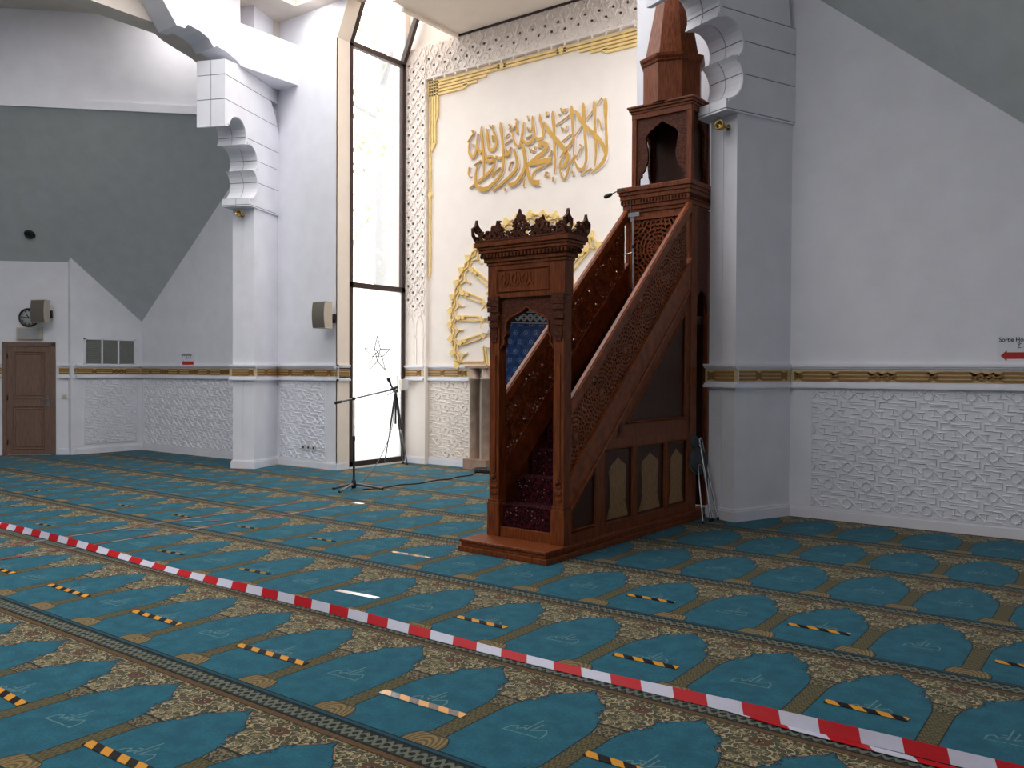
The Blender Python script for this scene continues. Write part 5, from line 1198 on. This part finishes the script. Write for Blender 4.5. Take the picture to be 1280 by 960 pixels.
# calligraphy: strokes in the plane of the wall (u, z, width), gilded faces on white bodies
CALL = [[(-6.642,5.794,0.016),(-6.644,5.758,0.04),(-6.644,5.689,0.06),(-6.641,5.567,0.05),(-6.636,5.424,0.035),(-6.629,5.282,0.033),(-6.622,5.157,0.035),(-6.618,5.08,0.037),(-6.617,5.025,0.04),(-6.62,4.977,0.04),(-6.631,4.934,0.04),(-6.653,4.884,0.044),(-6.684,4.836,0.048),(-6.726,4.793,0.045),(-6.776,4.756,0.038),(-6.84,4.722,0.022),(-6.892,4.698,0.014)],[(-6.848,5.793,0.014),(-6.845,5.756,0.035),(-6.84,5.698,0.054),(-6.835,5.617,0.047),(-6.831,5.523,0.035),(-6.827,5.424,0.036),(-6.823,5.322,0.038),(-6.816,5.217,0.037),(-6.809,5.12,0.035),(-6.805,5.053,0.035),(-6.805,4.986,0.032),(-6.815,4.879,0.02),(-6.826,4.789,0.014)],[(-7.192,5.7,0.016),(-7.175,5.683,0.031),(-7.144,5.644,0.048),(-7.094,5.56,0.055),(-7.031,5.463,0.057),(-6.951,5.377,0.056),(-6.873,5.303,0.054),(-6.821,5.259,0.054),(-6.779,5.222,0.054),(-6.737,5.169,0.055),(-6.701,5.117,0.054),(-6.679,5.075,0.051),(-6.662,5.031,0.044),(-6.648,4.968,0.026),(-6.639,4.915,0.014)],[(-6.706,5.819,0.014),(-6.782,5.737,0.014),(-6.875,5.637,0.014),(-6.944,5.571,0.014),(-7.016,5.501,0.014),(-7.109,5.397,0.014),(-7.205,5.289,0.014),(-7.292,5.2,0.014),(-7.366,5.123,0.014),(-7.425,5.059,0.014),(-7.464,5.014,0.014)],[(-7.041,5.794,0.014),(-7.038,5.765,0.032),(-7.033,5.719,0.051),(-7.029,5.656,0.048),(-7.024,5.583,0.041),(-7.02,5.507,0.041),(-7.015,5.42,0.041),(-7.005,5.313,0.04),(-6.995,5.202,0.038),(-6.986,5.101,0.037),(-6.981,5.012,0.035),(-6.978,4.946,0.033),(-6.983,4.892,0.032),(-7.0,4.834,0.035),(-7.027,4.79,0.038),(-7.061,4.775,0.041),(-7.098,4.78,0.041),(-7.128,4.799,0.036),(-7.154,4.835,0.029),(-7.178,4.895,0.02),(-7.195,4.949,0.014)],[(-7.084,5.095,0.014),(-7.116,5.041,0.014),(-7.155,4.984,0.016),(-7.188,4.965,0.017),(-7.219,4.952,0.019),(-7.253,4.92,0.023),(-7.283,4.88,0.025),(-7.306,4.835,0.024),(-7.323,4.79,0.022),(-7.334,4.744,0.02),(-7.339,4.71,0.019)],[(-7.101,5.165,0.016),(-7.08,5.151,0.018),(-7.061,5.132,0.019),(-7.064,5.106,0.018),(-7.076,5.087,0.016),(-7.089,5.089,0.014),(-7.1,5.097,0.014)],[(-7.252,5.792,0.014),(-7.251,5.756,0.035),(-7.249,5.703,0.054),(-7.243,5.64,0.047),(-7.236,5.565,0.035),(-7.229,5.476,0.032),(-7.222,5.387,0.032),(-7.214,5.321,0.033),(-7.208,5.249,0.032),(-7.209,5.125,0.021),(-7.212,5.019,0.014)],[(-6.781,5.508,0.022),(-6.763,5.487,0.021),(-6.742,5.455,0.019),(-6.728,5.412,0.016),(-6.719,5.371,0.014),(-6.717,5.35,0.014),(-6.718,5.338,0.014)],[(-6.885,4.771,0.016),(-7.081,4.683,0.016)],[(-7.289,5.649,0.014),(-7.467,5.563,0.014)],[(-7.262,5.352,0.014),(-7.465,5.234,0.014)],[(-7.242,4.772,0.022),(-7.23,4.756,0.019),(-7.218,4.735,0.016),(-7.212,4.711,0.014),(-7.209,4.693,0.014)],[(-7.605,5.77,0.015),(-7.602,5.734,0.036),(-7.597,5.674,0.054),(-7.589,5.584,0.048),(-7.58,5.482,0.036),(-7.574,5.39,0.035),(-7.569,5.292,0.036),(-7.565,5.171,0.037),(-7.562,5.055,0.036),(-7.558,4.967,0.034),(-7.557,4.896,0.029),(-7.564,4.832,0.019),(-7.572,4.788,0.014)],[(-7.772,5.617,0.018),(-7.755,5.586,0.034),(-7.724,5.537,0.051),(-7.675,5.469,0.058),(-7.618,5.394,0.062),(-7.561,5.329,0.064),(-7.503,5.266,0.065),(-7.443,5.201,0.064),(-7.39,5.139,0.062),(-7.349,5.085,0.058),(-7.324,5.036,0.054),(-7.32,4.987,0.052),(-7.332,4.943,0.051),(-7.361,4.904,0.05),(-7.397,4.874,0.047),(-7.437,4.857,0.039),(-7.467,4.86,0.029),(-7.466,4.902,0.023),(-7.445,4.959,0.018),(-7.404,5.012,0.016),(-7.352,5.071,0.015),(-7.291,5.155,0.014),(-7.242,5.225,0.014)],[(-7.462,4.813,0.025),(-7.446,4.762,0.027),(-7.424,4.706,0.029),(-7.401,4.677,0.029),(-7.377,4.668,0.029),(-7.355,4.685,0.027),(-7.331,4.725,0.025),(-7.305,4.795,0.023),(-7.276,4.873,0.022),(-7.239,4.939,0.024),(-7.203,4.987,0.025),(-7.181,4.999,0.024),(-7.167,4.997,0.022)],[(-7.291,5.652,0.014),(-7.543,5.531,0.014)],[(-7.261,5.352,0.014),(-7.456,5.243,0.015)],[(-7.851,5.765,0.014),(-7.849,5.726,0.03),(-7.84,5.668,0.047),(-7.816,5.593,0.042),(-7.791,5.517,0.033),(-7.78,5.453,0.033),(-7.781,5.404,0.036),(-7.8,5.376,0.042),(-7.829,5.364,0.047),(-7.862,5.363,0.047),(-7.897,5.375,0.044),(-7.931,5.404,0.038),(-7.956,5.432,0.033)],[(-7.997,5.759,0.014),(-7.994,5.704,0.028),(-7.987,5.629,0.044),(-7.97,5.543,0.041),(-7.956,5.464,0.036),(-7.958,5.419,0.041),(-7.975,5.387,0.047),(-8.016,5.351,0.048),(-8.064,5.328,0.047),(-8.105,5.335,0.044),(-8.143,5.357,0.04),(-8.179,5.391,0.034),(-8.204,5.423,0.029)],[(-8.169,5.692,0.014),(-8.173,5.646,0.022),(-8.181,5.581,0.033),(-8.196,5.502,0.034),(-8.214,5.424,0.033),(-8.231,5.359,0.033),(-8.253,5.317,0.033),(-8.288,5.316,0.031),(-8.324,5.344,0.029),(-8.353,5.4,0.027),(-8.376,5.466,0.025),(-8.389,5.524,0.022),(-8.397,5.567,0.018)],[(-7.857,5.225,0.054),(-7.848,5.259,0.058),(-7.828,5.292,0.062),(-7.79,5.294,0.062),(-7.751,5.28,0.062),(-7.723,5.253,0.06),(-7.712,5.219,0.058),(-7.731,5.184,0.055),(-7.769,5.148,0.054),(-7.824,5.116,0.06),(-7.885,5.085,0.065),(-7.945,5.052,0.066),(-8.003,5.022,0.062),(-8.059,5.001,0.049),(-8.101,4.988,0.036)],[(-7.625,5.0,0.073),(-7.677,5.002,0.073),(-7.749,5.002,0.073),(-7.822,5.002,0.071),(-7.904,5.0,0.065),(-8.012,4.994,0.05),(-8.101,4.988,0.036)],[(-7.624,4.977,0.018),(-7.688,4.954,0.022),(-7.768,4.926,0.025),(-7.84,4.908,0.028),(-7.904,4.888,0.029),(-7.951,4.856,0.028),(-7.982,4.819,0.025),(-7.988,4.779,0.022),(-7.985,4.747,0.018)],[(-8.101,4.972,0.036),(-8.09,4.913,0.041),(-8.071,4.839,0.047),(-8.044,4.773,0.054),(-8.011,4.718,0.062),(-7.967,4.689,0.068),(-7.922,4.675,0.073),(-7.882,4.672,0.073),(-7.854,4.674,0.073)],[(-8.203,5.358,0.018),(-8.185,5.291,0.027),(-8.162,5.206,0.036),(-8.144,5.129,0.042),(-8.132,5.056,0.047),(-8.131,4.998,0.052),(-8.141,4.945,0.054),(-8.165,4.892,0.053),(-8.2,4.84,0.051),(-8.248,4.785,0.053),(-8.3,4.739,0.054),(-8.357,4.715,0.047),(-8.402,4.703,0.04)],[(-8.354,5.283,0.018),(-8.335,5.223,0.025),(-8.313,5.147,0.033),(-8.292,5.086,0.036),(-8.282,5.029,0.036),(-8.295,4.972,0.035),(-8.322,4.921,0.033),(-8.365,4.879,0.027),(-8.403,4.85,0.022)],[(-8.053,5.254,0.015),(-8.045,5.228,0.016),(-8.033,5.203,0.018),(-8.022,5.212,0.017),(-8.01,5.224,0.016),(-8.0,5.207,0.017),(-7.99,5.189,0.018),(-7.975,5.186,0.018),(-7.96,5.196,0.016),(-7.953,5.23,0.014),(-7.949,5.263,0.014)],[(-7.443,5.491,0.015),(-7.434,5.465,0.016),(-7.423,5.441,0.018),(-7.412,5.45,0.017),(-7.401,5.461,0.016),(-7.392,5.444,0.017),(-7.382,5.426,0.018),(-7.368,5.423,0.018),(-7.354,5.433,0.016),(-7.347,5.466,0.014),(-7.344,5.498,0.014)],[(-8.099,5.596,0.015),(-8.091,5.569,0.016),(-8.079,5.545,0.018),(-8.067,5.554,0.017),(-8.055,5.565,0.016),(-8.046,5.548,0.017),(-8.035,5.529,0.018),(-8.02,5.526,0.018),(-8.006,5.536,0.016),(-7.998,5.57,0.014),(-7.994,5.603,0.014)],[(-7.725,5.775,0.025),(-7.715,5.71,0.025)],[(-8.096,5.776,0.014),(-8.076,5.708,0.015)],[(-7.45,5.789,0.015),(-7.444,5.756,0.018),(-7.431,5.724,0.022),(-7.403,5.721,0.024),(-7.375,5.729,0.025),(-7.354,5.743,0.022),(-7.347,5.756,0.018),(-7.378,5.755,0.016),(-7.412,5.751,0.015)],[(-7.497,5.704,0.018),(-7.468,5.686,0.018)],[(-7.738,4.81,0.022),(-7.711,4.819,0.02),(-7.69,4.82,0.018),(-7.721,4.793,0.02),(-7.748,4.764,0.022),(-7.713,4.755,0.02),(-7.671,4.754,0.018)],[(-7.585,4.727,0.029),(-7.59,4.664,0.025)],[(-8.16,4.77,0.018),(-8.149,4.639,0.015)],[(-7.616,5.157,0.015),(-7.628,5.12,0.017),(-7.644,5.082,0.018),(-7.665,5.072,0.015),(-7.682,5.072,0.014)],[(-8.005,5.456,0.014),(-8.124,5.418,0.015)],[(-8.642,5.76,0.014),(-8.635,5.717,0.032),(-8.626,5.655,0.052),(-8.616,5.586,0.046),(-8.605,5.51,0.035),(-8.594,5.43,0.034),(-8.584,5.349,0.035),(-8.577,5.269,0.035),(-8.574,5.19,0.035),(-8.574,5.11,0.035),(-8.583,5.034,0.035),(-8.6,4.963,0.036),(-8.632,4.898,0.038),(-8.691,4.84,0.041),(-8.761,4.788,0.045),(-8.832,4.743,0.052),(-8.903,4.71,0.059),(-8.966,4.701,0.062),(-9.025,4.709,0.063),(-9.083,4.733,0.059),(-9.129,4.77,0.052),(-9.156,4.815,0.043),(-9.167,4.872,0.035),(-9.165,4.95,0.029),(-9.151,5.031,0.024),(-9.125,5.102,0.02),(-9.1,5.153,0.017)],[(-9.041,5.763,0.014),(-9.042,5.721,0.028),(-9.041,5.659,0.045),(-9.031,5.58,0.045),(-9.019,5.495,0.042),(-9.008,5.413,0.044),(-8.998,5.331,0.045),(-8.991,5.255,0.04),(-8.987,5.17,0.031),(-8.987,5.039,0.022),(-8.99,4.929,0.014)],[(-8.928,5.704,0.014),(-8.925,5.666,0.026),(-8.918,5.607,0.042),(-8.905,5.525,0.042),(-8.89,5.443,0.038),(-8.881,5.383,0.041),(-8.865,5.344,0.045),(-8.827,5.331,0.048),(-8.784,5.339,0.049),(-8.749,5.362,0.042),(-8.724,5.402,0.035),(-8.723,5.462,0.032),(-8.735,5.53,0.031),(-8.76,5.592,0.032),(-8.786,5.649,0.031),(-8.8,5.706,0.021),(-8.807,5.748,0.014)],[(-9.113,5.654,0.014),(-9.124,5.592,0.02),(-9.133,5.512,0.028),(-9.128,5.441,0.033),(-9.112,5.38,0.038),(-9.074,5.343,0.042),(-9.039,5.321,0.045)],[(-9.249,5.708,0.021),(-9.24,5.716,0.021),(-9.228,5.721,0.021),(-9.214,5.711,0.021),(-9.207,5.698,0.021),(-9.219,5.693,0.019),(-9.234,5.69,0.017)],[(-9.3,5.538,0.017),(-9.31,5.465,0.023),(-9.31,5.378,0.031),(-9.277,5.311,0.04),(-9.236,5.269,0.045),(-9.203,5.273,0.042),(-9.173,5.309,0.035),(-9.15,5.378,0.029),(-9.133,5.464,0.024),(-9.125,5.562,0.02),(-9.123,5.64,0.017)],[(-9.342,5.545,0.014),(-9.304,5.584,0.014),(-9.259,5.629,0.017),(-9.227,5.654,0.018),(-9.207,5.669,0.017)],[(-8.753,5.184,0.024),(-8.784,5.209,0.026),(-8.824,5.234,0.028),(-8.868,5.241,0.03),(-8.905,5.238,0.031),(-8.923,5.223,0.033),(-8.926,5.201,0.035),(-8.909,5.171,0.037),(-8.88,5.147,0.038),(-8.842,5.141,0.037),(-8.803,5.147,0.035),(-8.776,5.173,0.029),(-8.759,5.185,0.024),(-8.753,5.137,0.028),(-8.763,5.074,0.035),(-8.796,5.03,0.039),(-8.843,4.99,0.042),(-8.899,4.949,0.045),(-8.965,4.91,0.045),(-9.044,4.872,0.042),(-9.129,4.835,0.035),(-9.223,4.792,0.022),(-9.296,4.759,0.014)],[(-8.733,5.221,0.021),(-8.702,5.195,0.032),(-8.663,5.171,0.042),(-8.631,5.174,0.04),(-8.607,5.182,0.035)],[(-8.564,5.204,0.035),(-8.542,5.209,0.039),(-8.515,5.213,0.042),(-8.488,5.205,0.04),(-8.465,5.206,0.035),(-8.454,5.24,0.028),(-8.446,5.281,0.021),(-8.43,5.307,0.017),(-8.417,5.324,0.014)],[(-8.525,5.309,0.014),(-8.509,5.286,0.017),(-8.495,5.257,0.021),(-8.498,5.231,0.023),(-8.505,5.211,0.024)],[(-8.368,5.269,0.014),(-8.345,5.227,0.024),(-8.319,5.169,0.035),(-8.298,5.104,0.038),(-8.289,5.04,0.038),(-8.298,4.986,0.04),(-8.327,4.936,0.042),(-8.388,4.882,0.042),(-8.463,4.829,0.042),(-8.539,4.783,0.042),(-8.621,4.739,0.038),(-8.72,4.689,0.024),(-8.801,4.65,0.014)],[(-8.194,5.352,0.014),(-8.177,5.305,0.024),(-8.155,5.238,0.035),(-8.138,5.159,0.039),(-8.126,5.079,0.042),(-8.124,5.016,0.044),(-8.135,4.956,0.045),(-8.167,4.89,0.047),(-8.211,4.827,0.049),(-8.256,4.772,0.051),(-8.306,4.731,0.052),(-8.367,4.709,0.052),(-8.423,4.706,0.049),(-8.46,4.728,0.038),(-8.482,4.753,0.028)],[(-8.408,5.447,0.014),(-8.545,5.39,0.014)],[(-8.468,5.7,0.024),(-8.447,5.679,0.025),(-8.429,5.654,0.024),(-8.444,5.63,0.023),(-8.458,5.612,0.021),(-8.439,5.611,0.019),(-8.409,5.616,0.017),(-8.38,5.615,0.017),(-8.351,5.625,0.017),(-8.318,5.669,0.015),(-8.297,5.718,0.014),(-8.311,5.746,0.019),(-8.332,5.762,0.024)],[(-8.536,5.491,0.014),(-8.467,5.551,0.014)],[(-8.878,5.752,0.014),(-8.837,5.713,0.017)],[(-8.806,5.573,0.014),(-8.795,5.46,0.014)],[(-9.227,5.495,0.014),(-9.216,5.461,0.014)],[(-9.298,5.116,0.017),(-9.311,5.065,0.017),(-9.319,5.005,0.017),(-9.299,4.967,0.019),(-9.276,4.943,0.021)],[(-9.193,5.134,0.014),(-9.049,5.194,0.014)],[(-8.377,5.083,0.017),(-8.398,5.079,0.015),(-8.425,5.059,0.014),(-8.448,4.997,0.015),(-8.464,4.939,0.017)],[(-8.762,4.947,0.017),(-8.736,4.965,0.018),(-8.702,4.987,0.017),(-8.668,5.005,0.016),(-8.642,5.018,0.014)],[(-8.782,4.982,0.014),(-8.802,4.873,0.014)],[(-8.316,5.698,0.014),(-8.301,5.524,0.014)],[(-8.531,4.665,0.021),(-8.541,4.619,0.017)],[(-8.153,4.773,0.017),(-8.156,4.65,0.014)]]
m = MB(); m2 = MB()
for i_, stt in enumerate(CALL):
    m.ribbon([(x,z,w_*1.2) for x, z, w_ in stt], (0,QV,0), EX, EZ, (0,-1,0), .030, .037+.00025*i_)
    m2.ribbon([(x,z,w_*1.2+.022) for x, z, w_ in stt], (0,QV,0), EX, EZ, (0,-1,0), .002, .028+.00003*i_)
cl = empty('calligraphy_lettering', (-8,QV,5.4)); tag(cl, 'large raised gold Arabic calligraphy on the cream wall above the sunburst', 'calligraphy')
m.M = None
o = m.build('gilded_lettering', M_GOLD, cl); o.location = -Vector((-8,QV,5.4)); o2 = m2.build('letter_backing', M_BAYW, cl); o2.location = -Vector((-8,QV,5.4))

# ------------------------------------------------------------------ outside
w = MB(); w.box((-45,-10,-.3),(-16.9,45,-.15)); w.box((-16.9,9.95,-.3),(-10.8,45,-.15)); struct(w.build('ground', M_EARTH))
def tree(loc, hh, r, label):
    t = empty('garden_tree', loc); tag(t, label, 'tree')
    m = MB(); m.tube([(0,0,-.2),(.05,0,hh*.4),(-.03,.05,hh*.75),(0,0,hh)], [r,r*.85,r*.7,r*.3], 10)
    for k in range(3):
        a = k*2.4+1; z = hh*(.7+.09*k); m.tube([(0,0,z),(1.2*math.cos(a),1.2*math.sin(a),z+.7),(2.0*math.cos(a),2.0*math.sin(a),z+1.0)], [r*.4,r*.2,r*.1], 6)
    m.build('trunk', M_TRUNK, t)
    m = MB()
    for k in range(1100):
        a = R.random()*2*PI; z = hh*(.38+.7*R.random()); rr = 2.3*math.sqrt(R.random()); n = Vector((R.gauss(0,1),R.gauss(0,1),R.gauss(0,1))).normalized(); s_ = n.cross(Vector((0,0,1.01))).normalized(); q = n.cross(s_)
        if math.sin(a*3+z*2.1) + R.random()*.6 < .35: continue
        c = Vector((rr*math.cos(a),rr*math.sin(a),z)); l_ = .12
        m.add([c-s_*l_*.5, c+q*l_*.9, c+s_*l_*.5, c-q*l_*.9], [(0,1,2,3)])
    m.build('foliage', M_LEAF, t)
tree((-17.3,17.2,0), 11., .3, 'pale leafy garden tree seen through the tall window')

# ------------------------------------------------------------------ light, sky, camera
wd = bpy.data.worlds.new('sky'); sc.world = wd; wd.use_nodes = True
bg = wd.node_tree.nodes['Background']; bg.inputs[0].default_value = (1.0,.985,.97,1); bg.inputs[1].default_value = 4.2
def portal(name, loc, rot, sx, sy):
    l = bpy.data.lights.new(name, 'AREA'); l.shape = 'RECTANGLE'; l.size = sx; l.size_y = sy; l.cycles.is_portal = True
    o = bpy.data.objects.new(name, l); COL.objects.link(o); o.location = loc; o.rotation_euler = rot; return o
portal('window_portal', (BL-.03,10.58,3.6), (PI/2,0,-PI/2), 1.33, 7.1)
portal('window_portal', (BR+.03,10.68,3.6), (PI/2,0,PI/2), 1.13, 7.1)
portal('window_portal', ((S1[0]+S1[1])/2,(S1[2]+S1[3])/2,ZC+.29), (0,0,0), S1[1]-S1[0], S1[3]-S1[2])
portal('window_portal', ((S3[0]+S3[1])/2,(S3[2]+S3[3])/2,ZC+.29), (0,0,0), S3[1]-S3[0], S3[3]-S3[2])
portal('window_portal', ((S4[0]+S4[1])/2,(S4[2]+S4[3])/2,ZC+.29), (0,0,0), S4[1]-S4[0], S4[3]-S4[2])
portal('window_portal', ((S2[0]+S2[1])/2,(S2[2]+S2[3])/2,ZC+.29), (0,0,0), S2[1]-S2[0], S2[3]-S2[2])

def downlight(loc, target, watts, size):
    l = bpy.data.lights.new('ceiling_lamp', 'AREA'); l.shape = 'DISK'; l.size = size; l.energy = watts; l.color = (1.,.97,.94)
    o = bpy.data.objects.new('ceiling_lamp', l); COL.objects.link(o); o.location = loc; o.rotation_euler = (Vector(target)-Vector(loc)).to_track_quat('-Z','Y').to_euler()
downlight((-12.9,7.95,7.6), (-13.4,8.5,6.5), 9, .35)
downlight((-11.0,9.2,7.62), (-11.2,9.65,6.6), 4, .35)

cd = bpy.data.cameras.new('camera'); cam = bpy.data.objects.new('camera', cd); COL.objects.link(cam)
F_, PI_, RO, YA = 1071.7, .0148, .0047, -.6374
cd.sensor_width = 36.; cd.sensor_fit = 'HORIZONTAL'; cd.lens = F_/1280*36; cd.clip_end = 200
cy, sy = math.cos(YA), math.sin(YA)
right = Vector((cy,-sy,0)); fwd = Vector((sy*math.cos(PI_), cy*math.cos(PI_), -math.sin(PI_))); up = Vector((sy*math.sin(PI_), cy*math.sin(PI_), math.cos(PI_)))
c_, s_ = math.cos(RO), math.sin(RO)
r2 = right*c_+up*s_; u2 = up*c_-right*s_
cam.matrix_world = Matrix(((r2.x,u2.x,-fwd.x,0),(r2.y,u2.y,-fwd.y,0),(r2.z,u2.z,-fwd.z,1.65),(0,0,0,1)))
sc.camera = cam
sc.view_settings.view_transform = 'Standard'; sc.view_settings.look = 'None'; sc.view_settings.exposure = 0.47; sc.view_settings.gamma = 1; sc.view_settings.use_curve_mapping = False
sc.cycles.max_bounces = 10; sc.cycles.diffuse_bounces = 6; sc.cycles.transparent_max_bounces = 12; sc.cycles.sample_clamp_indirect = 6.; sc.cycles.caustics_reflective = False; sc.cycles.caustics_refractive = False
sc.cycles.use_denoising = True
